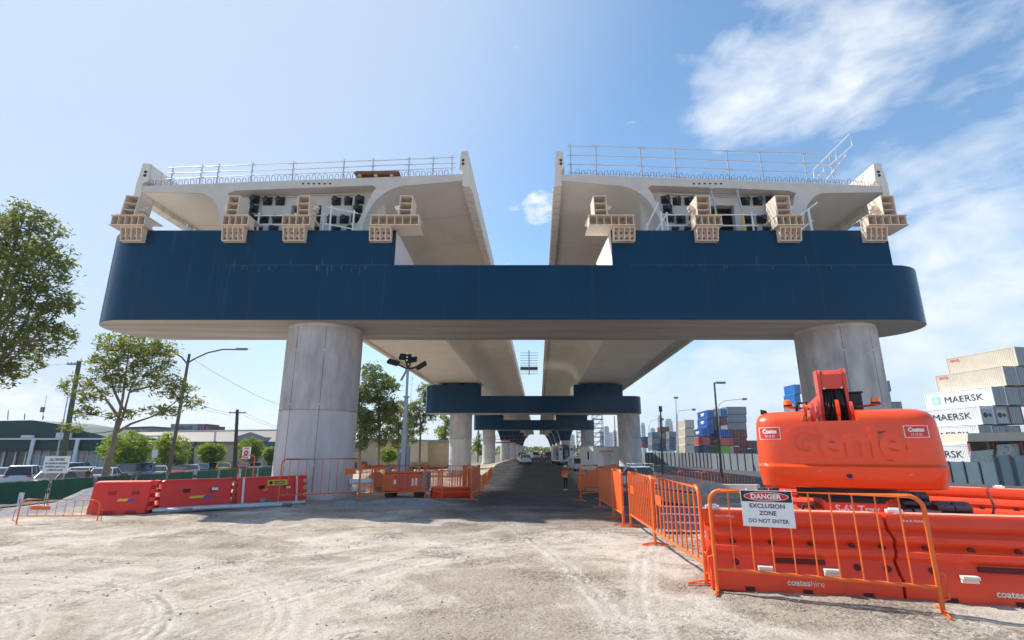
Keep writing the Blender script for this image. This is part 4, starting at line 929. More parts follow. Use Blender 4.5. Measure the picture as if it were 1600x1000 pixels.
g0 = at(150, 800, 17.5); heap('gravel_heap', 'pale grey gravel heap behind the left end of the red barriers', (g0.x, 17.5, gz(g0.x, 17.5)-.1), 2.1, 2.0, .62, GRAVEL, 3)
g0 = at(30, 822, 14.5); heap('gravel_heap', 'long low grey gravel bank at the left edge beside the leaning crowd barrier', (g0.x, 14.8, gz(g0.x, 14.5)-.12), 2.2, 1.2, .28, GRAVEL, 8)
g0 = gp(640, 788); heap('gravel_heap', 'dark grey gravel spread in front of the orange light tower base', (g0.x, g0.y, g0.z), 1.9, .9, .14, GRAVEL, 11)
g0 = gp(545, 790); heap('rubble_heap', 'broken asphalt rubble at the foot of the left column', (g0.x, g0.y, g0.z), 1.3, .55, .16, GRAVEL, 17, 'rubble')
g0 = at(585, 755, 24); heap('rubble_heap', 'brown twiggy debris heap between the left column and the light tower', (g0.x, 24, gz(g0.x, 24)), 1.5, 1.0, .85, BROWNM, 21, 'rubble')
e = thing('concrete_pipe', 'pale pipe lying behind the crowd barrier right of the left column', 'pipe', at(560, 755, 19))
q = MB(); a = at(545, 753, 19); q.tube([a, a+Vector((.75, .3, 0))], .10, 14); q.tube([a+Vector((.15, -.1, -.28)), a+Vector((.5, .3, -.28))], .10, 10); q.build('pipe', WHITE, e, world=True, smooth=40)

# ---------------------------------------------------------------- lighting tower
lp = gp(628, 779); lx, ly, lz = lp.x, lp.y+.6, lp.z
e = thing('light_tower', 'mobile lighting tower with orange base and four black floodlights', 'lighting tower', (lx, ly, lz))
W = at(660, 775, ly).x-at(594, 775, ly).x
q = MB(); q.bb((-W/2, -.45, .22), (W/2, .5, .80)); q.bb((-W/2+.06, -.35, .80), (W/2-.2, .4, .86)); base = q.build('base', ORANGEF, e, bevel=.03)
q = MB(); q.bb((-.18, -.458, .26), (.16, -.452, .76)); q.bb((-.36, -.458, .3), (-.24, -.452, .74)); q.each('door_panel', LIFTD, base)
q = MB(); q.bb((.28, -.458, .40), (.34, -.452, .64)); q.bb((.38, -.458, .42), (.47, -.452, .66)); q.bb((-.35, -.4595, .46), (-.26, -.4585, .60)); q.each('label_plate', WHITES, base)
q = MB(); q.bb((W/2-.10, -.47, .24), (W/2+.06, .45, .84)); q.build('radiator', GREYM, base)
q = MB()
for x in (-.5, .5): q.cyl((x, -.40, .14), (x, .45, .14), .15, n=12)
q.each('wheel', BLACK, base)
q = MB(); q.cyl((-W/2+.14, -.2, .84), (-W/2+.14, -.2, 1.02), .10, n=10); q.build('exhaust', GREYM, base)
top = at(639, 577, ly); zt_ = top.z-lz; mx = at(629, 740, ly).x-lx; tx = top.x-lx
for i, (f0, f1, w) in enumerate(((.0, .42, .17), (.36, .74, .12), (.70, 1.0, .08))):
    q = MB(); z0 = .7+(zt_-.7)*f0; z1 = .7+(zt_-.7)*f1; q.beam((mx, 0, z0), (mx, 0, z1), w, w); q.box((mx, 0, z1-.03), (w+.08, w+.08, .05)); q.build('mast', mk('mast_grey', (.30, .33, .37), .4, .12, 4, metal=.5) if 'mast_grey' not in MT else bpy.data.materials['mast_grey'], e)
q = MB(); q.bb((mx-.19, -.1, .8), (mx-.10, .1, 1.5)); q.bb((mx+.12, -.1, .8), (mx+.22, .1, 1.75)); q.each('mast_guide', GREYM, e)
q = MB(); pts = []
for k in range(60): t = k/59; pts.append((mx+.13+.035*sin(k*2.3)+.06*t, -.05+.035*cos(k*2.3), 1.0+(zt_-1.3)*t))
q.tube(pts, .010, 4); q.build('coiled_cable', BLACK, e)
hd = []
for k, (dx, dz, ry, rx) in enumerate(((-.52, .24, .28, .5), (-.09, .44, .08, .75), (.14, .33, -.15, .6), (.52, .12, -.55, .5))):
    q = MB(); M = T(mx+dx, -.15, zt_+dz) @ Ry(ry) @ Rx(rx); q.box((0, 0, 0), (.42, .28, .10), 0, M); q.box((0, -.0, -.06), (.36, .22, .03), 1, M); q.tube([(0, 0, 0), (-dx*.4, .1, -dz*.4), (-dx, .15, -dz)], .035, 6, 0, M=T(mx+dx, -.15, zt_+dz)); q.build('floodlight', [INK, GLASS], e)
q = MB()
for z in (.28, .40, .52): q.box((mx+.02, -.36, zt_+z), (.05, .03, .05))
q.each('white_clip', WHITES, e)
q = MB(); q.beam((mx-.05, 0, zt_-.05), (mx-.22, -.05, zt_-.42), .08, .08); q.build('hand_winch', GREYM, e)

# enclosure of crowd barriers right of the light tower
for (x0, y0, x1, y1, kw, lab) in (
    (560, 783, 664, 779, dict(nb=5), 'sparse orange crowd barrier right in front of the light tower base'),
    (661, 776, 690, 781, dict(nb=12), 'fine-meshed orange barrier directly right of the light tower'),
    (690, 781, 738, 780, dict(nb=11), 'close-barred orange crowd barrier in the enclosure right of the light tower'),
    (736, 782, 749, 774, dict(nb=4, infill=True), 'solid orange barrier closing the right end of the light tower enclosure')):
    crowd(lab, gp(x0, y0), gp(x1, y1), 1.08, **kw)
q = MB(); a, c = gp(672, 779), gp(735, 777); q.beam(a+Vector((0, .3, .17)), c+Vector((0, .3, .17)), .4, .34); o = q.build('plinth_barrier', ORP, bevel=.05); tag(o, 'low dark red plastic barrier lying inside the light tower enclosure', 'low barrier')

# ---------------------------------------------------------------- rows of crowd barriers in the distance
ordn = ['first', 'second', 'third', 'fourth', 'fifth', 'sixth', 'seventh', 'eighth', 'ninth', 'tenth', 'eleventh', 'twelfth', 'thirteenth', 'fourteenth', 'fifteenth', 'sixteenth']
def row(n, a, c, lab, group, infill=(), h=1.1, mat=None, nb=7, jit=.1):
    a = Vector(a); c = Vector(c)
    for i in range(n):
        p = a+(c-a)*(i/n); q = a+(c-a)*((i+.94)/n); p += Vector((random.uniform(-jit, jit), random.uniform(-jit, jit), 0)); p.z = gz(p.x, p.y); q.z = gz(q.x, q.y)
        crowd(lab.format(ordn[i]), p, q, h, nb, br=.014, r=.024, feet=False, infill=(True if i in infill else None), group=group, mat=mat)
row(16, (-2.1, 22.5, 0), (-2.3, 62, 0), 'orange crowd barrier lining the left edge of the haul road, {} from the near end', 'barrier row along the left edge of the haul road', infill=(2, 7))
row(8, at(580, 740, 25), at(738, 735, 31), 'orange crowd barrier in the diagonal row before the second left column, {} from its left', 'diagonal barrier row on the left', infill=(2,), nb=11)
row(4, at(562, 750, 22), at(640, 750, 22.5), 'orange crowd barrier in the cross row behind the light tower, {} from its left', 'cross barrier row behind the light tower')
row(7, at(905, 760, 31), at(1182, 764, 29.5), 'red crowd barrier in shade right of the white shed, {} from the left', 'shaded cross barrier row on the right')
row(6, (4.0, 20.5, 0), (4.9, 40, 0), 'reddish barrier lining the right edge of the haul road, {} from the near end', 'barrier row along the right edge of the haul road', infill=(0, 1, 2, 3, 4))
row(5, (-2, 126, 0), (13, 126, 0), 'tiny orange barrier closing the far end of the haul road, {} from the left', 'barrier row across the far road', infill=(1, 3), mat=REDP)
# low stuff right of the fence
q = MB(); a = at(1020, 757, 17); c = at(1085, 774, 14.5)
e = thing('sand_bank', 'sunlit pale timber mats stacked behind the right crowd barriers', 'timber mats', (a.x, a.y, gz(a.x, a.y)))
for k in range(3): q.beam(Vector((a.x, a.y+k*.5, gz(a.x, a.y)+.25)), Vector((c.x+.5, c.y+k*.5, gz(c.x, c.y)+.25)), .42, .3)
q.each('mat', TIMBER, e, world=True, bevel=.02); e.name = 'timber_mats'
e = thing('pipe_bundle', 'bluish grey steel beams lying behind the right crowd barriers', 'steel beams', at(1070, 795, 11))
q = MB()
for k in range(3): a = at(1030, 806, 11+k*.5); c = at(1180, 806, 10.5+k*.5); q.beam(Vector((a.x, a.y, .12+.1*k)), Vector((c.x, c.y, .12+.1*k)), .25, .12)
q.each('beam', mk('blue_grey_steel', (.16, .19, .28), .5, .15, 3), e, world=True)
e = thing('trench_block', 'long low concrete kerb wall in shade behind the red crowd barriers', 'kerb wall', at(1080, 760, 24))
q = MB(); a = at(985, 752, 26); c = at(1185, 758, 22); q.beam(Vector((a.x, a.y, gz(a.x, a.y)+.1)), Vector((c.x, c.y, gz(c.x, c.y)+.1)), .4, .5); q.build('kerb', CONC, e, world=True); e.name = 'kerb_wall'

# ---------------------------------------------------------------- cars
def car_proto(label, paint, suv=False, loc=(0, 0, 0), rz=0, group=None, cat='car', name='parked_car', roof=1.0):
    e = thing(name, label, cat, loc, rz, group); L = 4.4; H = 1.62 if suv else 1.46; w = .88
    prof = [(-2.2, .30), (-2.22, .60), (-2.1, .80), (-1.25, .92), (.0, .95), (1.75, .95), (2.12, .88), (2.2, .62), (2.18, .30)]
    b = MB(); b.loft([[(y, x, z*1.0) for x, z in prof] for y in (-w, -w+.001)], 0, True, False)
    secs = [(-w, .94), (-w*.85, 1.0), (0, 1.02), (w*.85, 1.0), (w, .94)]
    b = MB(); b.loft([[(y, x*s, .30+(z-.30)*s) for x, z in prof] for y, s in secs]); b_body = b.build('body', paint, e, smooth=40)
    r0, r1, r2, r3 = (-1.15, -.35, 1.35, 1.95) if not suv else (-1.2, -.5, 1.75, 2.1)
    b = MB(); cs = [(-w*.94, -w*.72)]
    def cab(y0, y1, z0, z1, i0=0): return None
    lo = [(-w*.93, r0, .93), (w*.93, r0, .93), (w*.93, r3, .93), (-w*.93, r3, .93)]; hi = [(-w*.74, r1, H-.05), (w*.74, r1, H-.05), (w*.74, r2, H-.05), (-w*.74, r2, H-.05)]
    b.loft([lo, hi], 0, False, True); b.build('window', GLASS, e, bevel=.03)
    b = MB(); hi2 = [(x*1.02, y+(.03 if y < 0 else -.03), H-.055) for x, y, z in hi]; tp = [(x*.9, y*.93, H) for x, y, z in hi]; b.loft([hi2, tp])
    for x, s in ((-1, -1), (1, 1)):
        for (ya, yb) in ((r0, r1), (.3, .35), (r3, r2)): b.beam((s*w*.935, ya, .93), (s*w*.745, yb, H-.04), .05, .07)
    b.build('roof', paint, e, smooth=40)
    for x in (-1, 1):
        for y in (-1.35, 1.35): q = MB(); q.cyl((x*(w-.2), y, .32), (x*(w+.015), y, .32), .32, n=14); q.cyl((x*(w+.0), y, .32), (x*(w+.02), y, .32), .19, n=10, mat=1); q.build('wheel', [BLACK, GALV], e)
        q = MB(); q.box((x*.62, -2.17, .70), (.36, .08, .15)); q.build('headlight', WHITES, e)
        q = MB(); q.box((x*.66, 2.13, .80), (.30, .07, .15)); q.build('tail_light', SIGNR, e)
    q = MB(); q.box((0, -2.2, .45), (1.0, .05, .16)); q.box((0, 2.19, .5), (.5, .03, .12)); q.build('bumper', INK, e)
    return e
def paint(n, c): return mk(n, c, .3, .05, 2, coat=.5)
PW, PS, PR, PD, PB, PY, PT = paint('car_white', (.75, .75, .76)), paint('car_silver', (.45, .47, .49)), paint('car_red', (.35, .01, .02)), paint('car_black', (.02, .02, .025)), paint('car_blue', (.01, .08, .38)), paint('car_yellow', (.70, .55, .03)), paint('car_teal', (.01, .20, .28))
gcar = 'cars parked in the street behind the green fence'
cars = [(4, 733, 43, PW, 0, 'white hatchback at the left edge, behind the green fence'), (40, 733, 43.5, PW, 1, 'white hatchback left of the drivers sign, behind the green fence'), (62, 731, 50, PS, 0, 'silver car half hidden left of the drivers sign'),
        (86, 738, 40, PD, 0, 'dark car below the drivers sign'), (121, 738, 41, PR, 0, 'dark red car right of the drivers sign'), (134, 732, 47, PW, 0, 'white sedan left of the forked tree trunk'), (124, 727, 58, PB, 1, 'blue windowed car behind the white sedan left of the forked trunk'), (168, 733, 47, PW, 0, 'white sedan behind the forked tree trunk'),
        (200, 732, 50, PD, 1, 'black car under the round tree right of the forked trunk'), (222, 730, 54, PB, 1, 'bright blue car right of the black car'), (248, 732, 57, PW, 0, 'white car left of the leaning street light pole'), (280, 731, 60, PR, 0, 'small red car right of the leaning street light pole'), (298, 730, 63, PW, 0, 'long white car right of the small red one'), (316, 728, 67, PT, 0, 'teal car under the third round tree'),
        (334, 727, 71, PR, 0, 'red car left of the yellow car'), (350, 727, 70, PY, 0, 'yellow car right of the third round tree'), (364, 725, 76, PD, 0, 'dark car left of the timber power pole'), (400, 726, 78, PW, 0, 'white car right of the timber power pole')]
protos = {}
for px, py, Y, pt, suv, lab in cars:
    p = at(px, py, Y); loc = (p.x, Y, at(px, py-(3 if px > 190 else 1), Y).z-1.36); rz = .5+random.uniform(-.1, .1)+(pi if random.random() < .7 else 0)
    key = (pt.name, suv)
    if key in protos: dup(protos[key], loc, rz, lab)
    else: protos[key] = car_proto(lab, pt, suv, loc, rz, gcar)
# site vehicles below the viaduct
def site_car(px, py, Y, pt, suv, rz, lab, name='site_car', cat='car'): p = at(px, py, Y); return car_proto(lab, pt, suv, (p.x, Y, gz(p.x, Y)), rz, None, cat, name)
v = site_car(816, 715, 92, PW, 1, .05, 'white four-wheel drive with amber roof beacon driving towards the camera on the haul road', 'four_wheel_drive')
q = MB(); q.box((0, .2, 1.68), (1.0, .25, .10)); q.build('light_bar', AMBER, v)
site_car(820, 722, 84, PW, 0, pi+.05, 'white utility vehicle just in front of the four-wheel drive on the haul road', 'utility_vehicle')
v = site_car(903, 735, 72, PW, 1, .12, 'white wagon facing the camera left of the white shed, beacon on its roof', 'wagon')
q = MB(); q.box((0, .2, 1.68), (.9, .22, .10)); q.build('light_bar', WHITE, v)
site_car(950, 737, 52, PT, 0, -1.2, 'teal windscreened car in front of the white shed door', 'site_car')
v = site_car(983, 738, 46, PW, 1, -1.35, 'white utility with ladder frame right of the teal car', 'utility_vehicle')
q = MB()
for y in (.2, 1.9):
    q.tube([(-.8, y, .9), (-.8, y, 1.85), (.8, y, 1.85), (.8, y, .9)], .03, 6)
q.tube([(-.8, .2, 1.85), (-.8, 1.9, 1.85)], .03, 6); q.build('ladder_frame', WHITE, v)
site_car(836, 710, 130, PW, 1, .2, 'small white van at the far end of the haul road', 'van', 'van')
site_car(856, 711, 120, PR, 1, .1, 'small dark red vehicle at the far end of the haul road', 'site_car')
# white tanker truck seen from behind
p = at(885, 733, 80); e = thing('concrete_truck', 'white concrete mixer truck with round blue marks, left of the white wagon', 'truck', (p.x, 80, gz(p.x, 80)), .1)
q = MB(); q.bb((-1.2, 0, .55), (1.2, 6, .8)); q.bb((-1.2, 4.4, .8), (1.2, 6.2, 2.9)); q.build('cab', PW, e, bevel=.08)
q = MB(); L = []
for y, r, z in ((-.2, .5, 2.3), (.4, .95, 2.1), (2.0, 1.15, 2.0), (3.6, .9, 1.9), (4.2, .5, 1.85)): L.append([(r*cos(2*pi*k/18), y, z+r*sin(2*pi*k/18)) for k in range(18)])
q.loft(L); q.build('drum', mk('drum_maroon', (.16, .05, .06), .5, .2, 2), e, smooth=50)
for x in (-.85, .85):
    q = MB(); q.box((x, -.1, 1.75), (.62, .1, 2.1)); pn = q.build('panel', WHITE, e, bevel=.03); q = MB(); q.tube([(x, -.17, 2.35), (x, -.155, 2.35)], .2, 14); q.build('blue_mark', BLUES, pn)
    q = MB()
    for y in (.6, 1.9, 5.2): q.cyl((x*1.1, y, .5), (x*1.4, y, .5), .5, n=16)
    q.each('wheel', BLACK, e)
q = MB(); q.bb((-.25, -.5, 1.3), (.25, 0, 2.2)); q.bb((-.1, -.9, 1.0), (.1, -.1, 1.25)); q.tube([(-.5, -.1, 2.9), (-.5, -.1, 3.2), (.5, -.1, 3.2), (.5, -.1, 2.9)], .03, 5); q.build('chute', GREYM, e)
# white site shed
SY = 66; a = at(912, 738, SY); c = at(974, 738, SY); w = c.x-a.x; g = at(940, 738, SY).z; h = at(940, 699, SY).z-g
e = thing('site_shed', 'white transportable site shed with a dark slit window and red lettering', 'site shed', (a.x, SY, g))
cn = w*.26
q = MB(); q.add([(0, 2.6, .25), (cn, 0, .25), (w, .5, .25), (w-cn*.2, 3.4, .25), (0, 2.6, h), (cn, 0, h), (w, .5, h), (w-cn*.2, 3.4, h)], [(0, 1, 5, 4), (1, 2, 6, 5), (2, 3, 7, 6), (3, 0, 4, 7), (4, 5, 6, 7), (3, 2, 1, 0)]); q.build('wall', WHITE, e)
q = MB(); q.add([(-.05, 2.6, h), (cn, -.08, h), (w+.08, .45, h), (w-cn*.2, 3.5, h), (-.05, 2.6, h+.10), (cn, -.08, h+.10), (w+.08, .45, h+.10), (w-cn*.2, 3.5, h+.1)], [(0, 1, 5, 4), (1, 2, 6, 5), (2, 3, 7, 6), (3, 0, 4, 7), (4, 5, 6, 7), (3, 2, 1, 0)]); q.build('roof', CREAMT, e)
sa = math.atan2(.5, w-cn)
text('coateshire', (w-cn)*.50, .34, T(cn+(w-cn)*.46, -.012+.5*.46, h-.45) @ Rz(sa) @ FACE, mk('faded_red', (.50, .05, .05), .6, .1, 4), parent=e, world=False); text('13 15 52', (w-cn)*.32, .22, T(cn+(w-cn)*.46, -.012+.5*.46, h-.88) @ Rz(sa) @ FACE, bpy.data.materials['faded_red'], parent=e, world=False)
q = MB(); t = .55; q.add([(cn*t, 2.6*(1-t)-.02, h-1.5), (cn*(t+.12), 2.6*(1-t-.12)-.02, h-1.5), (cn*(t+.12), 2.6*(1-t-.12)-.02, h-.5), (cn*t, 2.6*(1-t)-.02, h-.5)], [(0, 1, 2, 3)]); q.build('window', GLASS, e)
q = MB(); q.box((0, 0, 0), (1.0, .03, 1.7), 0, T(cn+(w-cn)*.5, .23, 1.15) @ Rz(sa)); q.build('door', mk('door_grey', (.55, .57, .60), .5, .05, 3), e)
q = MB(); q.box((0, 0, 0), (w-cn, .02, .12), 0, T(cn+(w-cn)*.5, .23, .32) @ Rz(sa)); q.build('skirt', GREYM, e)

# ---------------------------------------------------------------- worker
def person(label, p, rz):
    e = thing('person', label, 'person', p, rz)
    J = {'hip': (0, 0, .93), 'waist': (0, .01, 1.08), 'chest': (0, .0, 1.32), 'neck': (0, -.01, 1.48), 'head0': (0, -.02, 1.56), 'head1': (0, -.03, 1.72),
         'hl': (-.09, 0, .90), 'kl': (-.10, -.10, .50), 'al': (-.10, .02, .09), 'tl': (-.11, -.15, .04), 'hr': (.09, 0, .90), 'kr': (.10, .02, .50), 'ar': (.10, .14, .11), 'tr': (.11, .0, .04),
         'sl': (-.19, .0, 1.41), 'el': (-.25, .06, 1.13), 'wl': (-.24, -.08, .90), 'gl': (-.23, -.12, .82), 'sr': (.19, .0, 1.41), 'er': (.25, .03, 1.13), 'wr': (.25, -.10, .92), 'gr': (.24, -.14, .84)}
    Ed = [('hip', 'waist'), ('waist', 'chest'), ('chest', 'neck'), ('neck', 'head0'), ('head0', 'head1'), ('hip', 'hl'), ('hl', 'kl'), ('kl', 'al'), ('al', 'tl'), ('hip', 'hr'), ('hr', 'kr'), ('kr', 'ar'), ('ar', 'tr'), ('chest', 'sl'), ('sl', 'el'), ('el', 'wl'), ('wl', 'gl'), ('chest', 'sr'), ('sr', 'er'), ('er', 'wr'), ('wr', 'gr')]
    rad = dict(hip=.145, waist=.135, chest=.155, neck=.06, head0=.085, head1=.09, hl=.095, kl=.065, al=.05, tl=.045, hr=.095, kr=.065, ar=.05, tr=.045, sl=.07, el=.05, wl=.036, gl=.035, sr=.07, er=.05, wr=.036, gr=.035)
    K = list(J); me = bpy.data.meshes.new('body'); me.from_pydata([J[k] for k in K], [(K.index(a), K.index(b)) for a, b in Ed], [])
    o = bpy.data.objects.new('body', me); COL.objects.link(o); o.parent = e; me.materials.append(CLOTHD)
    sk = o.modifiers.new('skin', 'SKIN'); 
    for i, k in enumerate(K): v = me.skin_vertices[0].data[i]; v.radius = (rad[k], rad[k]*.85); v.use_root = (k == 'hip')
    o.modifiers.new('sub', 'SUBSURF').levels = 1
    q = MB()
    for z0, z1, a0, a1 in ((.90, 1.12, .20, .19), (1.12, 1.38, .19, .22), (1.38, 1.50, .22, .11)): q.loft([[(a*cos(2*pi*k/14), .02+a*.72*sin(2*pi*k/14), z) for k in range(14)] for z, a in ((z0, a0), (z1, a1))], 0, z0 < 1, z1 > 1.45)
    for s in (-1, 1): q.tube([(s*.19, 0, 1.42), (s*.25, .05, 1.13), (s*.25, -.06, .95)], [.085, .065, .05], 8)
    vest = q.build('jacket', HIVIS, e, smooth=50)
    q = MB()
    for z, a in ((1.0, .200), (1.15, .197)): q.loft([[(a*cos(2*pi*k/14), .02+a*.72*sin(2*pi*k/14), z+dz) for k in range(14)] for dz in (0, .05)], 0, False, False)
    q.build('reflective_band', SILV, vest)
    q = MB(); q.sph((0, -.03, 1.63), (.082, .10, .12), 12, 8); hd = q.build('head', SKIN, e, smooth=60)
    q = MB(); q.sph((-.03, -.122, 1.645), .012, 6, 4); q.sph((.03, -.122, 1.645), .012, 6, 4); q.box((0, -.12, 1.57), (.045, .02, .01)); q.build('face', INK, hd)
    q = MB(); q.sph((0, -.132, 1.615), (.014, .02, .025), 6, 4); q.sph((-.084, -.02, 1.63), (.012, .025, .035), 6, 4); q.sph((.084, -.02, 1.63), (.012, .025, .035), 6, 4); q.build('nose_and_ears', SKIN, hd)
    q = MB(); q.loft([[(r*cos(2*pi*k/16), -.025+r*1.2*sin(2*pi*k/16), z) for k in range(16)] for r, z in ((.125, 1.685), (.105, 1.69), (.10, 1.74), (.075, 1.79), (.03, 1.81))]); q.build('hard_hat', WHITE, e, smooth=50)
    for s in (-1, 1):
        q = MB(); q.sph((s*.235, -.13, .83), (.025, .04, .045), 8, 5)
        for f in range(4): q.tube([(s*(.225+.012*0), -.155+.018*f, .81), (s*.222, -.17+.018*f, .765), (s*.215, -.175+.02*f, .735+.006*abs(f-1))], .008, 5)
        q.tube([(s*.215, -.155, .845), (s*.195, -.18, .81)], .009, 5); q.build('hand', SKIN, e, smooth=60)
        q = MB(); x = s*.105; y = -.06 if s < 0 else .09; q.box((x, y, .05), (.10, .27, .10)); q.build('boot', WHITE if s < 0 else SILV, e, bevel=.03)
    return e
p = at(884, 764, 40); person('worker in orange hi-vis jacket and white hard hat walking on the haul road', (p.x, 40, gz(p.x, 40)), .1)
# ---------------------------------------------------------------- green screened fence on the left
def ztop_f(Y): return at(20, 751.5, 26).z+(.02 if Y > 40 else 0)
fx = lambda Y: at(20, 750, 26).x+.05*(Y-26)
gf = 'green screened fence panels on the left'
Y = 22.2; i = 0
names = ['at the left edge of the photo', 'beside the first gap with a small notice', 'second right of that gap', 'behind the gravel heap', 'left of the tree trunk', 'right of the tree trunk', 'below the first round tree', 'below the leaning light pole', 'right of the leaning light pole', 'below the third round tree', 'left of the timber pole', 'right of the timber pole', 'last before the left column', 'hidden start behind the left column', 'just right of the left column', 'behind the brown debris', 'left of the light tower mast', 'right of the light tower mast', 'left of the second left column', 'far right end of the fence']
for i, nm in enumerate(names):
    L = 2.75; a = Vector((fx(Y), Y, 0)); c = Vector((fx(Y+L), Y+L, 0)); g = max(gz(a.x, Y), -1.3)-.02
    zt_ = ztop_f(Y); tall = zt_-g
    e = thing('screened_fence_panel', ('pale ' if 11 <= i <= 12 else 'dark ')+'green screened fence panel '+nm, 'fence panel', (a.x, Y, g), math.atan2(c.y-a.y, c.x-a.x), gf)
    q = MB(); n = 10; vs = []
    for k in range(n+1):
        x = .06+(L-.2)*k/n; yy = .02*sin(k*1.9+i); vs += [(x, yy, .42+.03*sin(k+i)), (x, yy+.012*sin(k*2.7), tall-.04-.03*abs(sin(k*1.3+i)))]
    vs2 = [(x, y+.012, z) for x, y, z in vs]; m = len(vs)
    q.add(vs+vs2, [(2*k, 2*k+2, 2*k+3, 2*k+1) for k in range(n)]+[(m+2*k+1, m+2*k+3, m+2*k+2, m+2*k) for k in range(n)])
    q.build('shade_cloth', SHADE2 if 11 <= i <= 12 else (SHADE if i < 13 else mk('grey_green_cloth', (.045, .07, .055), .85, .2, 1.2) if i == 13 else bpy.data.materials['grey_green_cloth']), e)
    q = MB()
    for x in (.0, L-.08): q.tube([(x+.0, 0, 0), (x, 0, tall+.05)], .024, 6)
    q.tube([(0, 0, tall-.03), (L-.08, 0, tall-.03)], .016, 6); q.tube([(0, 0, .2), (L-.08, 0, .2)], .016, 6); q.build('frame', mk('fence_tube', (.26, .25, .22), .6, .15, 4) if 'fence_tube' not in MT else bpy.data.materials['fence_tube'], e)
    q = MB(); q.box((-.04, 0, .08), (.3, .6, .16)); q.build('block', CONCP, e)
    Y += L+(.35 if i in (0, 3, 5, 7) else .05)
# ---------------------------------------------------------------- signs
def board(label, c, w, h, lines, group=None, post=True, mark=False, Y=0, tilt=0):
    e = thing('notice_board', label, 'sign', c, tilt)
    q = MB(); q.box((0, 0, 0), (w, .03, h)); q.build('board', WHITES, e)
    for (tx, tw, th, tz) in lines: text(tx, tw, th, T(0, -.0175, tz) @ FACE, INK, parent=e, world=False, bold=.03)
    if mark:
        q = MB(); q.tube([(0, -.022, 0), (0, -.016, 0)], w*.30, 16); q.build('red_disc', SIGNR, e); q = MB(); q.box((0, -.024, 0), (w*.26, .004, w*.10)); q.build('disc_bar', WHITES, e)
    if post:
        q = MB()
        for x in ([-w*.36, w*.36] if w > .8 else [0]): q.tube([(x, .04, h/2), (x, .04, -h/2-1.6)], .03, 6)
        q.build('post', GALV, e)
    return e
p = at(88, 726, 29.2); board('white notice board headed all drivers, fixed above the green fence', p, 1.40, .90, (('ALL DRIVERS', .82, .14, .27), ('NO LOADING OR UNLOADING', 1.2, .10, .07), ('IN PARKING AREA AT ALL', 1.1, .10, -.11), ('COMPLETE LOADS', .85, .10, -.28)))
p = at(385, 707.5, 19.5); board('white sign with red round symbol above the third red barrier', p, .30, .43, (('STOP', .17, .055, .155), ('NO ENTRY', .2, .045, -.165)), mark=True, post=False)
p = at(242, 709, 52); board('small blank pale street sign before the second round tree', p, .55, .75, ())
p = at(32, 781, 24.3); board('narrow notice strip in the first gap of the green fence', p, .22, .62, (('!', .05, .2, -.05),), post=False)
# ---------------------------------------------------------------- trees
def tree(label, base, trunk, blobs, leaves, size, mat, name='gum_tree', group=None, tr=.16, clump=.55, bark=None, perclump=16, seed=1, hang=.3, srcs=None):
    rnd = random.Random(seed); e = thing(name, label, 'tree', base, 0, group); b = MB()
    # trunk: list of relative points; limbs reach each blob
    P = [Vector(p) for p in trunk]; n = len(P); b.tube(P, [tr*(1-.55*i/(n-1)) for i in range(n)], 9); top = P[-1]
    for (c, r) in blobs:
        c = Vector(c); s = P[-1] if rnd.random() < .6 or n < 3 else P[-2]
        if srcs: s = min(srcs, key=lambda q: (q-c).length+(1.2 if q.z > c.z-.15 else 0))
        m = (s+c)/2+Vector((rnd.uniform(-.2, .2), rnd.uniform(-.2, .2), -.08*(c-s).length)); q1 = s+(m-s)*.5+Vector((rnd.uniform(-.1, .1),)*3)
        b.tube([s, q1, m, c], [tr*(.16 if srcs else .45), tr*(.14 if srcs else .36), tr*(.11 if srcs else .26), tr*(.07 if srcs else .12)], 6)
        for k in range(5):
            d = Vector((rnd.gauss(0, 1), rnd.gauss(0, 1), rnd.gauss(0, .7))).normalized(); t0 = m+(c-m)*rnd.random(); b.tube([t0, t0+(c+Vector((d.x*r[0], d.y*r[1], d.z*r[2]))*.8-t0)*.55+Vector((0, 0, .06)), c+Vector((d.x*r[0], d.y*r[1], d.z*r[2]))*.85], [tr*.14, tr*.09, tr*.03], 4)
    b.build('trunk', bark or TRUNK, e, smooth=60)
    f = MB(); vs = []; fs = []; tot = sum(r[0]*r[1]*r[2] for c, r in blobs)**1
    for (c, r) in blobs:
        nc = max(3, int(leaves/perclump*(r[0]*r[1]*r[2])**.6/sum((q[0]*q[1]*q[2])**.6 for _, q in blobs)))
        for k in range(nc):
            while True:
                d = Vector((rnd.uniform(-1, 1), rnd.uniform(-1, 1), rnd.uniform(-1, 1)))
                if .25 < d.length < 1: break
            d = d.normalized()*(d.length**.55); cc = Vector(c)+Vector((d.x*r[0], d.y*r[1], d.z*r[2])); cs = clump*rnd.uniform(.5, 1.25)
            for q in range(perclump):
                p = cc+Vector((rnd.gauss(0, .5), rnd.gauss(0, .5), rnd.gauss(0, .36)))*cs
                a = Vector((rnd.gauss(0, 1), rnd.gauss(0, 1), rnd.gauss(0, .6)-hang)).normalized(); w = a.cross(Vector((rnd.gauss(0, 1), rnd.gauss(0, 1), rnd.gauss(0, 1)))).normalized(); s = size*rnd.uniform(.6, 1.35)
                o = len(vs); vs += [p-a*s, p+w*s*.30-a*s*.1, p+a*s, p-w*s*.30-a*s*.1]; fs.append((o, o+1, o+2, o+3))
    f.v = [tuple(v) for v in vs]; f.f = fs; f.m = [0]*len(fs); f.build('crown', mat, e); return e
def bl(base, Y, *L):                                  # crown lobes given as (px, py, radius px wide, radius px high)
    o = []
    for px, py, rw, rh in L:
        yy = Y+random.uniform(-.6, .6)*rw*Y/830; c = at(px, py, yy); k = yy/826*1.0; o.append(((c.x-base[0], c.y-base[1], c.z-base[2]), (rw*k, rw*k*.95, rh*k)))
    return o
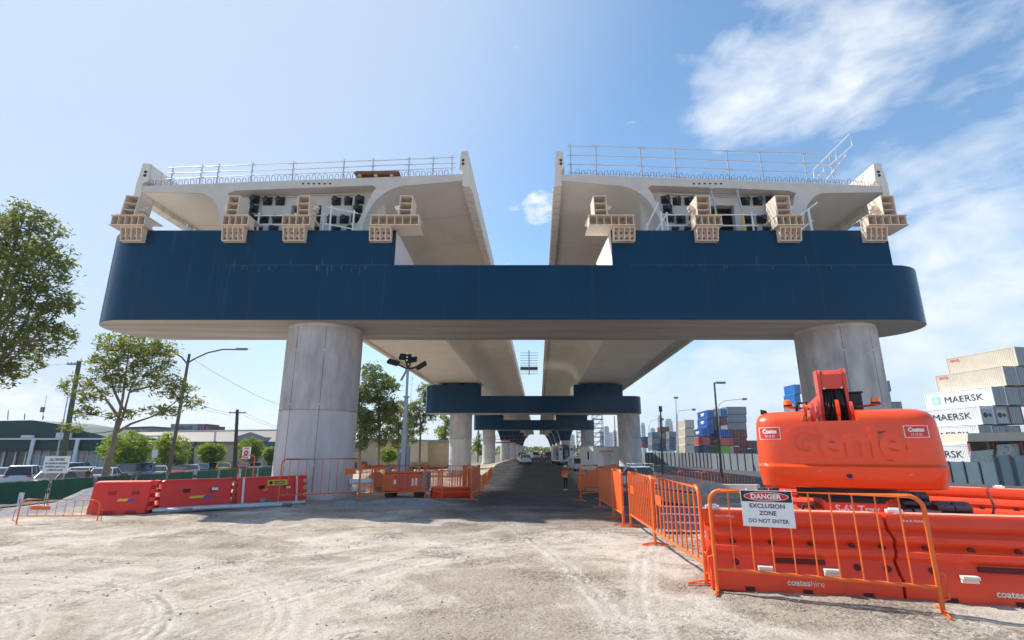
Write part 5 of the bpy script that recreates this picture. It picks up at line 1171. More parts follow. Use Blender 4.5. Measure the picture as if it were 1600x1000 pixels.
def tp(base, Y, *L): return [tuple(at(px, py, Y)-Vector(base)) for px, py in L]
Y = 29; base = at(-40, 790, Y); base.z = -1.3
tree('large dense gum tree cut by the left edge of the photo', base, tp(base, Y, (-40, 800), (-35, 700), (-28, 600), (-20, 520)), bl(base, Y, (5, 370, 55, 45), (48, 365, 48, 40), (70, 420, 42, 34), (20, 430, 55, 40), (75, 470, 40, 26), (20, 500, 60, 36), (70, 530, 42, 30), (20, 560, 40, 32), (90, 395, 22, 22), (98, 478, 18, 14), (0, 585, 26, 20), (40, 330, 25, 14), (-40, 450, 60, 90)), 17000, .15, LEAFA, tr=.26, clump=.46, seed=3)
Y = 36; base = at(163, 742, Y); base.z = -1.3
LMB = (((180, 680), (192, 650), (203, 610), (222, 575)), ((184, 660), (192, 620), (197, 580), (200, 560)), ((182, 676), (205, 662), (240, 650), (280, 625)), ((184, 650), (170, 630), (150, 605), (135, 590)), ((203, 612), (230, 605), (262, 600)), ((192, 640), (178, 610), (172, 590)))
SR = []
for L in LMB:
    P = [Vector(p) for p in tp(base, Y, *L)]
    for a, c in zip(P, P[1:]): SR += [a+(c-a)*k/4 for k in range(1, 5)]
e = tree('forked open-crowned gum tree behind the gravel heap', base, tp(base, Y, (163, 752), (168, 725), (176, 700), (180, 678), (184, 655)), bl(base, Y, (195, 555, 40, 22), (238, 566, 32, 22), (158, 575, 26, 20), (120, 602, 22, 14), (215, 540, 44, 16), (250, 545, 26, 14), (180, 535, 26, 14), (262, 600, 26, 20), (170, 600, 30, 16), (215, 590, 40, 18), (285, 612, 22, 14), (298, 628, 18, 9), (135, 645, 20, 10), (190, 648, 20, 8), (240, 642, 16, 8), (112, 668, 14, 6), (265, 640, 16, 10), (140, 618, 24, 10)), 8200, .15, LEAFB, tr=.24, clump=.44, seed=5, srcs=SR)
q = MB()
for L in LMB:
    P = [Vector(p) for p in tp(base, Y, *L)]; q.tube(P, [.11-.085*i/(len(P)-1) for i in range(len(P))], 7)
q.build('limbs', TRUNK, e, smooth=60)
def bush(label, px, py, rw, rh, Y, seed, ground=738):
    base = at(px, ground, Y); base.z = -1.3
    tree(label, base, tp(base, Y, (px, ground+8), (px-1, py+rh*.9), (px, py+rh*.3)), bl(base, Y, (px-rw*.42, py-rh*.05, rw*.55, rh*.75), (px+rw*.42, py, rw*.55, rh*.75), (px, py-rh*.35, rw*.6, rh*.6), (px, py+rh*.3, rw*.75, rh*.55)), 5200, .17, LEAFC, 'street_tree', 'round street trees along the parked cars', tr=.10, clump=.40, perclump=14, seed=seed, hang=.1)
bush('large round bright green street tree right of the forked trunk', 198, 702, 40, 30, 54, 11)
bush('round street tree behind the leaning light pole', 266, 705, 31, 29, 62, 12)
bush('smaller round street tree right of the leaning light pole, before the tan wall', 331, 708, 21, 17, 70, 13)
bush('round street tree right of the timber power pole', 391, 703, 21, 20, 78, 14)
bush('low street tree next to the left concrete column', 424, 711, 12, 12, 88, 15)
def gum(label, px, top, bot, rw, Y, seed, n=4800, mat=LEAFD, lobes=None):
    base = at(px, 728, Y); base.z = -1.3; hh = bot-top; rnd = random.Random(seed)
    L = lobes or [(px+rnd.uniform(-.5, .5)*rw, top+hh*(k+.5)/7, rw*rnd.uniform(.45, .72)*(.75 if k in (0, 6) else 1), hh*.105) for k in range(7)]+[(px+rw*.5*(-1)**k, top+hh*(.25+.15*k), rw*.42, hh*.08) for k in range(4)]
    tree(label, base, tp(base, Y, (px-1, 735), (px, 705), (px+1, 670), (px, top+hh*.45)), bl(base, Y, *L), int(n*.95), .23, mat, 'gum_tree', 'tall gum trees along the left side', tr=.22, clump=.62, perclump=14, seed=seed, bark=TRUNK)
gum('tall gum tree directly right of the left concrete column', 592, 572, 692, 34, 68, 21, 8500)
gum('dark gum tree half hidden by the left concrete column', 562, 590, 700, 20, 66, 22, 4200)
gum('gum tree right of the light tower mast', 656, 602, 690, 34, 84, 23, 5600)
gum('smaller gum tree behind the light tower mast', 622, 630, 700, 22, 80, 24, 3600, LEAFB)
gum('bright gum tree left of the second left column', 695, 648, 700, 13, 104, 25, 2600, LEAFC)
gum('bright tree seen between the second and third left columns', 747, 680, 712, 8, 140, 26, 1500, LEAFC)
bush('low bright shrub between the trunks left of the light tower mast', 606, 712, 12, 10, 72, 27, 728)
# ---------------------------------------------------------------- poles and lamps
def pole(name, label, cat, a, c, Y, r, mat, arms=(), lamp=()):
    A = at(*a, Y); B = at(*c, Y); A.z = min(A.z, -1.3 if A.x < 0 else gz(A.x, Y)); e = thing(name, label, cat, A); q = MB(); q.tube([A, B], [r, r*.7], 10); q.build('pole', mat, e, world=True, smooth=50)
    for L in arms:
        q = MB(); q.tube([at(x, y, Y) for x, y in L], r*.42, 6); q.build('arm', mat, e, world=True, smooth=50)
    for x, y, w in lamp:
        q = MB(); p = at(x, y, Y); k = Y/826; q.box(p, (w*k, .28, max(.08, 3.2*k))); q.build('lamp_head', GREYM, e, world=True, bevel=.02)
    return e
pole('street_light', 'leaning double-arm street light left of the left column', 'street light', (263, 742), (296, 553), 44, .16, mk('pole_brown_grey', (.15, .12, .11), .8, .25, 3), [((292, 568), (305, 560), (325, 551), (348, 546), (372, 546)), ((292, 568), (284, 558), (270, 550), (246, 541))], [(378, 545.5, 18), (244, 540, 16)])
def cross(e, px, py, w, Y, mat):
    q = MB(); a = at(px-w, py, Y); c = at(px+w, py, Y); q.beam(a, c, .1, .12)
    for t in (.06, .35, .65, .94): p = a+(c-a)*t; q.cyl(p, p+Vector((0, 0, .16)), .04, n=6)
    q.build('crossarm', mat, e, world=True)
e = pole('power_pole', 'timber power pole rising through the forked tree', 'power pole', (93, 748), (124, 564), 40, .22, mk('pole_green_grey', (.13, .14, .10), .9, .25, 3)); cross(e, 114, 569, 9, 40, GREYM)
e = pole('power_pole', 'dark timber power pole right of the third round street tree', 'power pole', (367, 735), (371, 640), 62, .24, TRUNKD); cross(e, 371, 645, 13, 62, TRUNKD)
e = pole('steel_pole', 'thin grey steel pole before the green-roofed shop', 'pole', (92, 705), (106, 620), 42, .06, GALV)
for nm, lab, L, Y in (('wire', 'overhead wire from the timber pole to the left edge', ((-30, 573), (40, 574), (106, 568)), 40), ('wire', 'overhead wire sagging right from the leaning street light', ((300, 560), (340, 585), (400, 618), (445, 636)), 46),
                  ('wire', 'upper overhead wire reaching the dark timber pole', ((300, 628), (335, 640), (360, 646)), 60), ('wire', 'overhead wire running right from the dark timber pole', ((383, 645), (410, 658), (440, 669)), 64), ('wire', 'lower overhead wire running right from the dark timber pole', ((383, 650), (410, 662), (440, 672)), 66), ('wire', 'lower overhead wire left of the dark timber pole', ((290, 632), (330, 643), (360, 649)), 62)):
    q = MB(); q.tube([at(x, y, Y) for x, y in L], .013, 4); o = q.build('overhead_wire', INK); tag(o, lab, 'wire', 'overhead wires')
pole('street_light', 'tall grey street light nearest the container stacks', 'street light', (1127, 735), (1116, 598), 60, .14, DGREY, [((1116, 598), (1122, 598))], [(1126, 598, 15)])
pole('street_light', 'curved white street light beside the tall grey one', 'street light', (1125, 735), (1122, 640), 72, .09, GALV, [((1122, 642), (1124, 632), (1132, 626), (1150, 624.5), (1162, 623.5))], [(1163, 623.5, 7)])
pole('street_light', 'curved pale street light right of the camera pole', 'street light', (1060, 720), (1058, 648), 84, .09, GALV, [((1058, 650), (1060, 642), (1068, 641), (1082, 640))], [(1084, 640, 5)])
pole('street_light', 'distant curved street light left of the camera pole', 'street light', (1015, 715), (1014, 665), 110, .08, GALV, [((1014, 667), (1017, 658), (1024, 656), (1034, 655))], [(1035, 655, 4)])
pole('high_mast', 'tall thin mast with a flat lamp ring between the street lights', 'light mast', (1058, 720), (1056, 622), 150, .16, GALV, (), [(1056, 621.5, 7)])
e = pole('camera_pole', 'dark traffic camera pole with a boxy head right of the second right column', 'camera pole', (1034, 722), (1032, 637), 70, .13, DGREY); q = MB(); p = at(1032, 639, 70); q.box(p, (.36, .36, .75)); q.build('camera_head', DGREY, e, world=True)
pole('steel_pole', 'thin dark pole left of the second right column', 'pole', (962, 715), (960, 650), 95, .10, DGREY)
# ---------------------------------------------------------------- buildings on the left
Yb = 62
e = thing('shop_building', 'dark green gabled shop with white framed windows behind the parked cars', 'building', (at(80, 735, Yb).x, Yb, -1.3))
def F(px, py, Y=Yb): return at(px, py, Y)
def wallpoly(P, th=.3, Y=Yb):
    q = MB(); v = [F(x, y, Y) for x, y in P]; n = len(v); w = [p+Vector((0, th, 0)) for p in v]
    q.add(v+w, [tuple(range(n)), tuple(range(2*n-1, n-1, -1))]+[(i, n+i, n+(i+1) % n, (i+1) % n) for i in range(n)]); return q
wallpoly([(-60, 690), (165, 690), (165, 745), (-60, 745)], 8, Yb+.3).build('wall', mk('shop_wall', (.30, .31, .30), .7, .1, 1), e, world=True)
wallpoly([(-60, 686), (-60, 662), (0, 657.5), (50, 656.5), (100, 664), (168, 683), (168, 686)], 9, Yb-.6).build('gable', GREENC, e, world=True)
wallpoly([(-60, 684.5), (166, 684.5), (166, 687), (-60, 687)], .3, Yb-1.2).build('gutter', WHITE, e, world=True)
wallpoly([(-60, 687), (166, 687), (166, 703), (-60, 704)], .5, Yb-1.0).build('fascia', GREENC, e, world=True)
for i, (x0, x1) in enumerate(((-58, -12), (50, 88), (92, 118), (122, 166))):
    w = wallpoly([(x0, 704), (x1, 704), (x1, 730), (x0, 730)], .1, Yb+.15).build('window', GLASSG, e, world=True)
    q = MB(); a, c = F(x0, 704, Yb+.1), F(x1, 730, Yb+.1)
    for k in range(4): x = a.x+(c.x-a.x)*k/3; q.bb((x-.05, Yb+.02, c.z), (x+.05, Yb+.12, a.z))
    q.bb((a.x, Yb+.02, (a.z+c.z)/2+.3), (c.x, Yb+.12, (a.z+c.z)/2+.36)); q.build('mullion', WHITE, w, world=True)
wallpoly([(8, 706), (42, 706), (38, 731), (4, 731)], .1, Yb+.12).build('door', GLASS, e, world=True)
q = MB()
for x in (8, 26, 42, 50): a = F(x, 705, Yb); q.bb((a.x-.08, Yb-.05, -1.3), (a.x+.08, Yb+.1, a.z))
for x in (53, 122): a = F(x, 687, Yb-1.3); q.bb((a.x-.2, Yb-1.4, -1.3), (a.x+.2, Yb-1.25, a.z))
q.each('pilaster', WHITE, e, world=True)
q = MB()
for x, y in ((12, 641), (38, 646), (67, 650)): a = F(x, 656, Yb); q.cyl(a, F(x+1, y, Yb), .05, n=5)
a, c = F(67, 640, Yb), F(73, 618, Yb); q.cyl(F(66, 655, Yb), c, .03, n=4); q.box(F(66.5, 640, Yb), (.3, .3, .6)); q.each('antenna', GREYM, e, world=True)
q = MB(); q.bb(F(33, 680, Yb-1.2), F(54, 684, Yb-1.0)); q.bb(F(88, 676, Yb-1.2), F(112, 684, Yb-1.0)); q.each('sign_panel', WHITE, e, world=True)
q = MB(); p = F(133, 713, Yb+.1); q.tube([p, p+Vector((0, .02, 0))], .32, 14); q.box(p+Vector((0, 0, -.45)), (.5, .02, .3)); q.build('poster', mk('poster_salmon', (.70, .35, .22), .6, .1, 3), e, world=True)
Yt = 92
e = thing('warehouse', 'long tan warehouse with pale low-pitched roof behind the round street trees', 'building', (at(330, 735, Yt).x, Yt, -1.3))
wallpoly([(190, 690), (700, 690), (700, 730), (190, 730)], 10, Yt).build('wall', TAN, e, world=True)
q = MB(); a = F(186, 690, Yt-.5); c = F(440, 690, Yt-.5); d = F(440, 672, Yt+7); f = F(186, 676, Yt+7); v = [a, c, d, f]; q.add(v+[p+Vector((0, 0, -.25)) for p in v], [(0, 1, 2, 3), (7, 6, 5, 4), (0, 4, 5, 1), (1, 5, 6, 2), (2, 6, 7, 3), (3, 7, 4, 0)]); q.build('roof', ROOFT, e, world=True)
q = MB(); a, c = F(268, 673.5, Yt+6.8), F(436, 671.5, Yt+6.8); q.beam(a, c, .3, .18); a, c = F(230, 682, Yt+3), F(262, 681, Yt+3); q.beam(a, c, .3, .3); q.each('ridge_cap', WHITE, e, world=True)
for x in (298, 398, 422):
    wallpoly([(x-4, 700), (x+4, 700), (x+4, 727), (x-4, 727)], .1, Yt-.12).build('door', INK, e, world=True)
    q = MB(); a = F(x-6, 690, Yt-.8); c = F(x+8, 697, Yt-.1); q.bb(a, c); q.build('awning', TEAL, e, world=True)
wallpoly([(366, 683), (392, 675), (414, 683), (414, 690), (366, 690)], 3, Yt-.6).build('gable', ROOFG, e, world=True)
wallpoly([(560, 684), (700, 688), (700, 692), (560, 692)], 6, Yt-.4).build('far_roof', ROOFG, e, world=True)
wallpoly([(640, 690), (668, 690), (668, 722), (640, 722)], 4, Yt-1.5).build('annex', CREAM, e, world=True)
q = MB(); a = F(337, 685, Yt-.3); q.cyl(Vector((a.x, a.y, 0)), F(337, 672, Yt-.3), .18, n=8); q.build('flue', WHITE, e, world=True)
e = thing('shed_building', 'low grey roof beyond the shop, seen left of the round street trees', 'building', (at(216, 700, 130).x, 130, -1.3)); wallpoly([(192, 668.5), (237, 667), (237, 735), (192, 735)], 12, 130).build('wall', ROOFG, e, world=True); wallpoly([(190, 667.5), (239, 666), (239, 668), (190, 669.5)], 13, 129.6).build('roof', DGREY, e, world=True)
e = thing('blue_shed', 'pale blue shed between the gum trees and the second left column', 'building', (at(672, 720, 150).x, 150, -1.3)); wallpoly([(655, 692), (680, 687), (690, 690), (690, 726), (655, 726)], 8, 150).build('wall', mk('pale_blue_sheet', (.20, .33, .48), .6, .1, 1), e, world=True); wallpoly([(664, 702), (674, 702), (674, 724), (664, 724)], .1, 149.8).build('door', WHITE, e, world=True)
# ---------------------------------------------------------------- shipping containers
def container_proto(label, m, L=12.2, W=2.44, H=2.6, loc=(0, 0, 0), rz=0, group=None, doorm=None, cat='shipping container'):
    """long side along +y from the origin corner, doors at the -y end, width along +x"""
    e = thing('shipping_container', label, cat, loc, rz, group); b = MB(); c = .05
    n = int(L/.28); P = []
    for k in range(n): y = .15+(L-.3)*k/n; s = (L-.3)/n; P += [(y, 0), (y+s*.35, 0), (y+s*.5, c), (y+s*.85, c)]
    P.append((L-.15, 0)); z0, z1 = .16, H-.12
    for side in (0, 1):
        vs = []
        for y, d in P: x = d+.02 if side == 0 else W-d-.02; vs += [(x, y, z0), (x, y, z1)]
        b.add(vs, [(2*i, 2*i+1, 2*i+3, 2*i+2) for i in range(len(P)-1)])
    for x in (.06, W-.06):
        b.box((x, L/2, .08), (.12, L, .16)); b.box((x, L/2, H-.06), (.12, L, .12))
        for y in (.07, L-.07): b.box((x, y, H/2), (.16, .16, H-.002))
    b.box((W/2, L/2, H-.07), (W-.1, L-.06, .05)); b.box((W/2, L/2, .12), (W-.1, L-.06, .05)); b.box((W/2, L-.06, H/2), (W-.2, .05, H-.2)); b.build('body', m, e)
    for s in (0, 1):
        q = MB(); x0 = .14 if s == 0 else W/2+.01; q.bb((x0, .05, .16), (x0+W/2-.15, .10, H-.13)); d = q.build('door', doorm or m, e)
        q = MB()
        for k in (.28, .72): xx = x0+(W/2-.15)*k; q.cyl((xx, .02, .15), (xx, .02, H-.12), .03, n=5)
        q.each('lock_rod', GALV, d)
    return e
def CM(n, c): return bpy.data.materials.get(n) or mk(n, c, .5, .10, .6, dirt=.25, dcol=tuple(x*.6+.05 for x in c), dsc=.8)
cW, cC, cG, cB, cR, cN = CM('container_white', (.74, .74, .74)), CM('container_cream', (.62, .55, .44)), CM('container_grey', (.28, .29, .30)), CM('container_blue', (.015, .10, .36)), CM('container_red', (.25, .05, .04)), CM('container_navy', (.015, .045, .14))
cS, cSB, cLG, cO = CM('container_salmon', (.60, .12, .09)), CM('container_slate', (.14, .20, .28)), CM('container_lime', (.22, .50, .06)), CM('container_azure', (.01, .17, .50))
dG = CM('container_door_grey', (.26, .28, .31))
ang = None
Ha = 2.95
def near_stack(px, pyb, pyt, m, lab, txt=None, L=11.8, col=0, doorm=dG, logo=False, Yd=82, red=None):
    A = at(px, pyb, Yd); B = at(px-96*1.0, pyb, Yd+11); z = A.z
    d = Vector((at(1458, 640, 93.0).x-at(1559, 633, 82).x, 11.0, 0)).normalized(); rz = math.atan2(d.y, d.x)-pi/2
    h = at(px, pyt, Yd).z-z
    e = container_proto(lab, m, L, 2.44, h-.03, (A.x+2.6*col*cos(rz), A.y+2.6*col*sin(rz), z), rz, 'stacked containers at the right edge', doorm)
    Ms = T(-.006, 0, 0) @ Rz(-pi/2) @ FACE                # faces -x
    if txt: text(txt, L*.56, 1.05, T(-.012, L*.41, h/2) @ Rz(-pi/2) @ FACE, INK, 'lettering', e, .0, .01, world=False)
    if logo:
        q = MB(); q.box((-.006, L*.83, h/2), (.012, 1.35, 1.35)); lg = q.build('logo_panel', mk('logo_blue', (.22, .58, .78), .5, .04, 3), e)
        q = MB(); vs = [(-.018, L*.83+(.55 if k % 2 == 0 else .24)*cos(2*pi*k/14+.22), h/2+(.55 if k % 2 == 0 else .24)*sin(2*pi*k/14+.22)) for k in range(14)]; q.loft([vs, [(-.012, y, z_) for _, y, z_ in vs]]); q.build('logo_star', WHITES, lg)
    if red: text(red, 1.7, .42, T(-.012, L*.86, h*.80) @ Rz(-pi/2) @ FACE, SIGNR, 'lettering', e, .02, .01, world=False)
    return e
def doorface(e, kind):                                # fan panel of refrigerated containers
    q = MB(); q.box((1.2, -.01, 1.3), (1.9, .05, 2.2)); p = q.build('machinery_panel', CM('reefer_grey', (.40, .42, .44)), e)
    q = MB(); q.tube([(.8, -.05, 1.45), (.8, -.035, 1.45)], .42, 14); q.tube([(1.6, -.05, 1.45), (1.6, -.035, 1.45)], .3, 12); q.each('fan', INK, p)
near_stack(1591.5, 571, 541, cC, 'topmost cream container of the right edge stack, small red lettering', red='OOCL', doorm=cG)
near_stack(1573, 602, 571, cC, 'second cream container from the top of the right edge stack, faded door marks', red='OOCL')
near_stack(1555, 633, 603, cW, 'white container with blue star logo and large lettering at the right edge', 'MAERSK', logo=True)
e = near_stack(1536, 663, 633.5, cW, 'white container directly under the one with the star logo', 'MAERSK', doorm=cW); doorface(e, 0)
near_stack(1534, 694, 664, cW, 'white lettered container second under the star logo one, partly behind the cream building', 'MAERSK')
near_stack(1523, 724.5, 695, cW, 'lowest visible white lettered container, beside the graffiti wall', 'MAERSK')
for px, b, t, m, l, c in ((1555, 633, 603, cG, 'grey container right of the star logo container', 1), (1573, 602, 571, cG, 'grey container right of the second cream container', 1), (1536, 663, 633.5, cG, 'grey refrigerated container right of the upper plain lettered one', 1), (1536, 663, 633.5, cR, 'dark red container at the right edge of the photo, beside the grey refrigerated one', 2),
                          (1534, 694, 664, cG, 'grey container right of the second lettered one under the logo', 1), (1555, 633, 603, cG, 'grey container at the photo edge, two right of the star logo container', 2), (1534, 694, 664, cG, 'grey container above the cream building at the photo edge', 2)):
    e = near_stack(px, b, t, m, l, col=c)
    if l.startswith('grey refrigerated'): doorface(e, 0)
def far_box(px0, px1, pyb, pyt, Y, m, lab, pxs=None, marks=None, grp='container stacks right of the viaduct'):
    """front face px0..px1 towards the camera; pxs: where the receding left side starts"""
    a = at(px0, pyb, Y); c = at(px1, pyb, Y); h = at(px0, pyt, Y).z-a.z; w = c.x-a.x
    L = 6.0; rz = 0
    if pxs is not None: L = 12.2; rz = math.atan2(11.5, (at(pxs, pyb, Y+11.5).x-a.x))-pi/2
    key = (m.name, round(L), 0); e = container_proto(lab, m, L, w-.03, h-.03, a, rz, grp)
    if marks:
        q = MB(); q.box((-.004, L*.5, h*.62), (.012, L*.34, h*.16)); q.box((-.004, L*.52, h*.42), (.012, L*.26, h*.10)); q.each('faint_marking', WHITES, e)
    return e
def stack(rows, px0, px1, pyb, Y, dh, pxs=None, marks=(), lab='', mats=()):
    for i, m in enumerate(rows):
        o = ['ground level', 'second level', 'third level', 'fourth level', 'fifth level', 'sixth level', 'seventh level', 'top level'][i]
        far_box(px0+i*0, px1, pyb-i*dh, pyb-(i+1)*dh, Y, m, f'{lab}, {o}', None if pxs is None else pxs, marks=(i in marks))
stack((cNv := [cN, cS, cB])[:3], 1099, 1110, 709+0, 170, 13.3, 1083, (2,), 'container in the column below the tall blue stack')
stack([cB, cB, cB], 1106, 1116, 678, 172, 12.5, 1091, (0, 1, 2), 'blue marked container of the tall blue stack')
stack([cLG, cS, cB], 1127, 1142, 709.5, 168, 13.0, 1110, (1,), 'container in the column behind the curved white street light')
stack([cR, cR, cC], 1116, 1127, 672+4, 178, 12.6, None, (), 'container right of the tall blue stack')
stack([cR, cO], 1127, 1137, 664.0, 178, 12.6, None, (), 'container in the column with the azure top box')
stack([cG, cG, cG, cG], 1137, 1167, 684, 190, 12.2, None, (), 'wide grey container behind the street lights')
stack([cW, cS, cR], 1133, 1147, 709.5, 174, 13.0, None, (), 'container in the salmon and white column')
stack([cR, cR, cR], 1147, 1168, 710, 176, 12.8, None, (), 'dark red container left of the boom lift')
stack([cN, cR], 1168, 1186, 714, 180, 13.0, None, (), 'container touching the left side of the boom lift')
stack([cC, cC, cC, cC], 1071, 1085, 708.5, 165, 13.2, 1058, (), 'cream container column left of the tall blue stack')
stack([cSB, cSB, cG], 1046, 1057, 704, 200, 10.0, None, (), 'slate container column left of the cream one')
stack([cN, cR, cG, cR], 1034, 1046, 705, 205, 9.6, None, (), 'mixed container column right of the camera pole')
stack([cSB, cG, cSB], 1019, 1031, 704, 208, 9.8, 1013, (), 'container column left of the camera pole')
stack([cR, cN], 1005, 1014, 700, 230, 9.0, None, (), 'small container column next to the second right column')
stack([cR, cG, cB, cR, cG, cN, cO, cO], 1386, 1391.5, 723, 150, 16, 1378, (), 'tall container stack right of the column, partly above the boom lift')
stack([cG]*6, 1380, 1411, 722, 156, 15.8, None, (), 'wide grey container stack peeping over the boom lift right of the column')
stack([cG, cR, cB, cN, cR, cG, cO, cO], 1243, 1252, 722, 150, 15.2, None, (), 'tall container stack with azure top left of the right column')
for x0, x1, b, t, m, l in ((265, 308, 678, 662, cG, 'grey container with faint dark lettering beyond the warehouse roof'), (308, 319, 678, 662, cR, 'red container end beside the grey one beyond the warehouse roof'), (319, 329, 678, 665, CM('container_maroon', (.18, .06, .05)), 'maroon container at the right end beyond the warehouse roof')):
    e = far_box(x0, x1, b, t, 125, m, l, grp='containers beyond the warehouse roof')
    if m is cG: text('HAPAG-LLOYD', 3.6, .75, T(3.3, .0, 1.4) @ FACE, INK, parent=e, world=False)
# ---------------------------------------------------------------- hoarding, building and city on the right
def hoard(lab, pts, m, n, group='site hoarding on the right'):
    for i in range(len(pts)-1):
        (x0, b0, t0, Y0_), (x1, b1, t1, Y1_) = pts[i], pts[i+1]
        a, c = at(x0, t0, Y0_), at(x1, t1, Y1_); d = Vector((c.x-a.x, c.y-a.y, 0)); L = d.length; g = min(at(x0, b0, Y0_).z, at(x1, b1, Y1_).z); h = max(a.z, c.z)-g
        e = thing('site_hoarding', lab[i], 'hoarding', (a.x, a.y, g), math.atan2(d.y, d.x), group)
        q = MB(); q.bb((0, 0, 0), (L-.02, .1, h)); q.build('panel', m, e); q = MB(); k = 0
        while k < n: x = L*k/n; q.bb((x, -.10, 0), (x+.12, -.001, h+.06)); k += 1
        q.each('post', DGREY, e)
hoard(['grey hoarding run left of the curved street lights', 'grey hoarding run below the blue container stacks', 'grey hoarding run just left of the boom lift'], [(1008, 726, 707.5, 112), (1060, 728, 707.5, 100), (1110, 731, 708.5, 92), (1215, 742, 709.5, 74)], HOARD, 9)
hoard(['slate blue hoarding right of the boom lift', 'slate blue hoarding at the right edge, taller with a top rail'], [(1440, 775, 722, 54), (1553, 775, 722.5, 47), (1680, 780, 712, 43)], HOARDB, 5)
Yc = 56
e = thing('cream_building', 'cream building with dark openings and graffiti at the right edge', 'building', (at(1560, 720, Yc).x, Yc, -1.3))
wallpoly([(1512, 677), (1640, 674), (1640, 688), (1512, 690)], 6, Yc).build('parapet', CREAM, e, world=True)
wallpoly([(1515, 690), (1640, 688), (1640, 730), (1520, 730)], .3, Yc+2.0).build('back_wall', mk('opening_brown', (.16, .12, .09), .8, .3, 1), e, world=True)
q = MB()
for x, w in ((1514, 6), (1541, 9), (1552, 4), (1594, 8)): a = F(x, 690, Yc); c = F(x+w, 730, Yc+.3); q.bb(a, c)
q.each('pillar', BRICK, e, world=True)
gm = mk('graffiti_paint', (.62, .56, .50), .7, .1, 3)
t, p, c, tc = MT['graffiti_paint']; vo = t.n('TexNoise', {'Vector': tc, 'Scale': 1.6, 'Detail': 2, 'Distortion': 2.5}).outputs['Color']; vf = t.n('TexNoise', {'Vector': tc, 'Scale': 2.3, 'Detail': 3, 'Distortion': 3.5}).outputs['Fac']
hs = t.n('HueSaturation', {'Saturation': 2.2, 'Value': 1.0, 'Color': vo}).outputs[0]; c2 = t.mix(t.n('MapRange', {0: vf, 1: .50, 2: .56}).outputs[0], c, hs); c3 = t.mix(t.n('MapRange', {0: t.math('ABSOLUTE', t.math('SUBTRACT', vf, .47)), 1: .012, 2: .004}).outputs[0], c2, (.05, .05, .07)); t.link(c3, p.inputs['Base Color'])
wallpoly([(1516, 706), (1552, 702), (1552, 726), (1516, 726)], .1, Yc-.2).build('graffiti_wall', gm, e, world=True); wallpoly([(1558, 695), (1593, 693), (1593, 726), (1558, 726)], .1, Yc+.5).build('graffiti_wall', gm, e, world=True); wallpoly([(1603, 691), (1640, 690), (1640, 726), (1603, 726)], .1, Yc+.5).build('graffiti_wall', gm, e, world=True)
def tower(px, w, top, Y, lab, m, crown=0):
    a = at(px-w/2, 706, Y); c = at(px+w/2, 706, Y); t = at(px, top, Y).z; e = thing('skyscraper', lab, 'skyscraper', ((a.x+c.x)/2, Y, -1.3), random.uniform(-.3, .3), 'distant city towers'); W = c.x-a.x
    q = MB(); q.bb((-W/2, -W*.35, 0), (W/2, W*.35, t*.93)); q.bb((-W*.38, -W*.28, t*.93), (W*.38, W*.28, t)); q.build('tower', m, e)
    q = MB(); z = 8
    while z < t*.92: q.bb((-W*.502, -W*.352, z), (W*.502, W*.352, z+2.2)); z += max(9, t*.05)
    q.each('window_band', GLASS, e)
T1, T2 = mk('tower_glass_blue', (.16, .24, .32), .25, .15, .02), mk('tower_concrete', (.32, .33, .34), .6, .1, .02)
for px, w, top, m, l in ((1035, 6, 648, T1, 'tall slim blue city tower above the containers'), (1048, 11, 654, T1, 'broad blue city tower right of the slim one'), (1022, 7, 668, T2, 'low pale city tower left of the slim blue one'), (1041, 9, 668, T1, 'short dark city tower between the two blue ones'), (949, 7, 665, T1, 'city tower behind the scaffold, left of the second right column'), (956, 8, 675, T2, 'low pale city block beside the second right column'),
                         (941, 6, 672, T1, 'city tower right behind the scaffold stair'), (962, 6, 672, T2, 'narrow city block touching the second right column'), (1061, 6, 678, T2, 'small city block behind the cream containers'), (1007, 6, 660, T1, 'city tower just right of the second right column'), (893, 9, 678, T2, 'pale city block behind the mixer truck'), (1031, 8, 680, T1, 'low blue city block before the slim tower')):
    tower(px, w, top, 1500+random.uniform(0, 300), l, m)
# scaffold stair tower by the third pier
Ys = 119; x0, x1 = at(903, 700, Ys).x, at(944, 700, Ys).x; zt2 = at(920, 645, Ys).z
e = thing('scaffold_tower', 'steel scaffold stair tower wrapped around the third right column', 'scaffold', (x0, Ys, -1.3)); q = MB(); xs = (0, (x1-x0)*.17, (x1-x0)*.62, x1-x0); H = zt2+1.3
for x in xs:
    for y in (0, 1.6): q.cyl((x, y, 0), (x, y, H), .06, n=5)
q.build('standard', DGREY, e); q = MB(); k = 0
while k*2 < H:
    for (a, c) in ((xs[0], xs[1]), (xs[2], xs[3])):
        for y in (0, 1.6):
            q.cyl((a, y, k*2), (c, y, k*2), .05, n=5); q.cyl((a, y, k*2+1), (c, y, k*2+1), .04, n=5); q.cyl((a, y, k*2), (c, y, min(H, k*2+2)), .04, n=5)
    k += 1
q.build('ledger', DGREY, e); q = MB()
for k in range(1, int(H/2)+1): q.bb((xs[2], 0, k*2), (xs[3], 1.6, k*2+.12)); q.bb((xs[0], 0, k*2), (xs[1], 1.6, k*2+.12))
q.bb((-3.5, -.5, H-.4), (x1-x0, 1.6, H-.2)); q.build('platform', GREYM, e)
e = thing('work_platform', 'red work platform hung under the left deck beyond the third pier', 'work platform', (at(795, 690, 135).x, 135, at(795, 692, 135).z)); w = 3.4
q = MB(); q.bb((-w, 0, 0), (w*1.1, 3, .25)); q.build('floor', mk('platform_red', (.30, .07, .04), .6, .2, 2), e); q = MB()
for z in (.9, 1.7): q.beam((-w, 0, z), (w, 0, z), .1, .1)
for x in (-w, -w/3, w/3, w): q.beam((x, 0, .2), (x, 0, 1.8), .1, .1)
q.build('rail', bpy.data.materials['platform_red'], e)
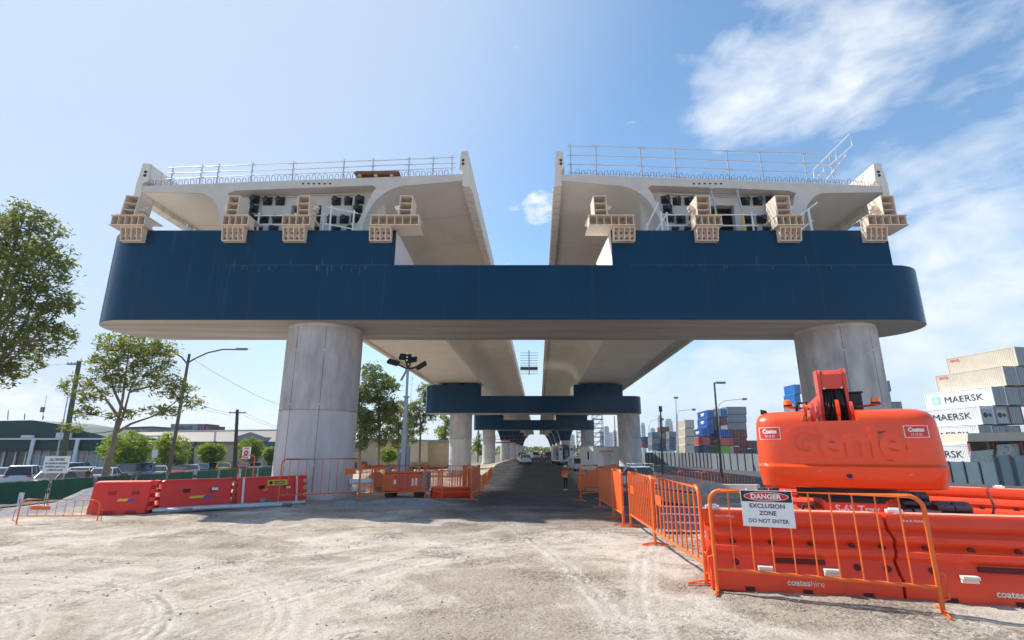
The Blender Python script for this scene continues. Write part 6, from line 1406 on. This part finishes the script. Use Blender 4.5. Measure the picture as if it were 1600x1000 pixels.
# ---------------------------------------------------------------- loose stones on the near ground, far tree line
def stones():
    rnd = random.Random(4); b = MB()
    for k in range(3800):
        y = 2.6+13*rnd.random()**1.7; x = rnd.uniform(-1.05*y-1, 1.05*y+1)
        if noise.noise((x*.5, y*.5, 3)) < -.05 and rnd.random() < .75: continue
        r = rnd.choice((.005, .007, .008, .01, .014))*rnd.uniform(.7, 1.3); z = gz(x, y)+.035*noise.noise((x*.55, y*.55, 2))+.022*noise.noise((x*1.9, y*1.9, 5))+r*.1
        o = len(b.v); a = rnd.uniform(0, 6.28)
        for i, (h, s) in enumerate(((-.4, .8), (.25, 1.0), (.6, .55))):
            for j in range(5): t = a+2*pi*j/5; q = s*rnd.uniform(.75, 1.2); b.v.append((x+r*q*cos(t), y+r*q*sin(t), z+r*h))
        for i in range(2):
            for j in range(5): b.f.append([o+i*5+j, o+i*5+(j+1) % 5, o+i*5+5+(j+1) % 5, o+i*5+5+j]); b.m.append(0)
        b.f.append([o+10+j for j in range(5)]); b.m.append(0)
    tag(b.build('loose_stones', mk('stone_grey', (.42, .375, .32), .9, .5, 7)), kind='stuff')
stones()
def tree_line():
    rnd = random.Random(9); b = MB()
    for k in range(9000):
        x = rnd.uniform(-330, 60); y = 400+rnd.uniform(0, 25); top = 7+4*noise.noise((x*.03, 1, 2))+2.5*noise.noise((x*.13, 4, 2)); z = -1.3+top*rnd.random()**.6
        a = Vector((rnd.gauss(0, 1), rnd.gauss(0, 1), rnd.gauss(0, 1))).normalized(); w = a.cross(Vector((rnd.gauss(0, 1), rnd.gauss(0, 1), rnd.gauss(0, 1)))).normalized(); s = rnd.uniform(.6, 1.3); p = Vector((x, y, z)); o = len(b.v)
        b.v += [tuple(p-a*s), tuple(p+w*s*.6), tuple(p+a*s), tuple(p-w*s*.6)]; b.f.append([o, o+1, o+2, o+3]); b.m.append(0)
    tag(b.build('tree_line', LEAFD), kind='stuff')
tree_line()
# ---------------------------------------------------------------- air
def haze():
    b = MB(); b.bb((-2600, -150, -3), (2600, 2700, 135)); o = tag(b.build('haze', None), kind='stuff')
    m = bpy.data.materials.new('haze_air'); m.use_nodes = True; nt = m.node_tree; nt.nodes.clear(); t = NT(nt); ou = t.n('OutputMaterial')
    v = t.n('VolumePrincipled', {'Color': (.86, .92, 1, 1), 'Density': .00022, 'Anisotropy': .2}); t.link(v.outputs[0], ou.inputs['Volume']); o.data.materials.clear(); o.data.materials.append(m)
haze()
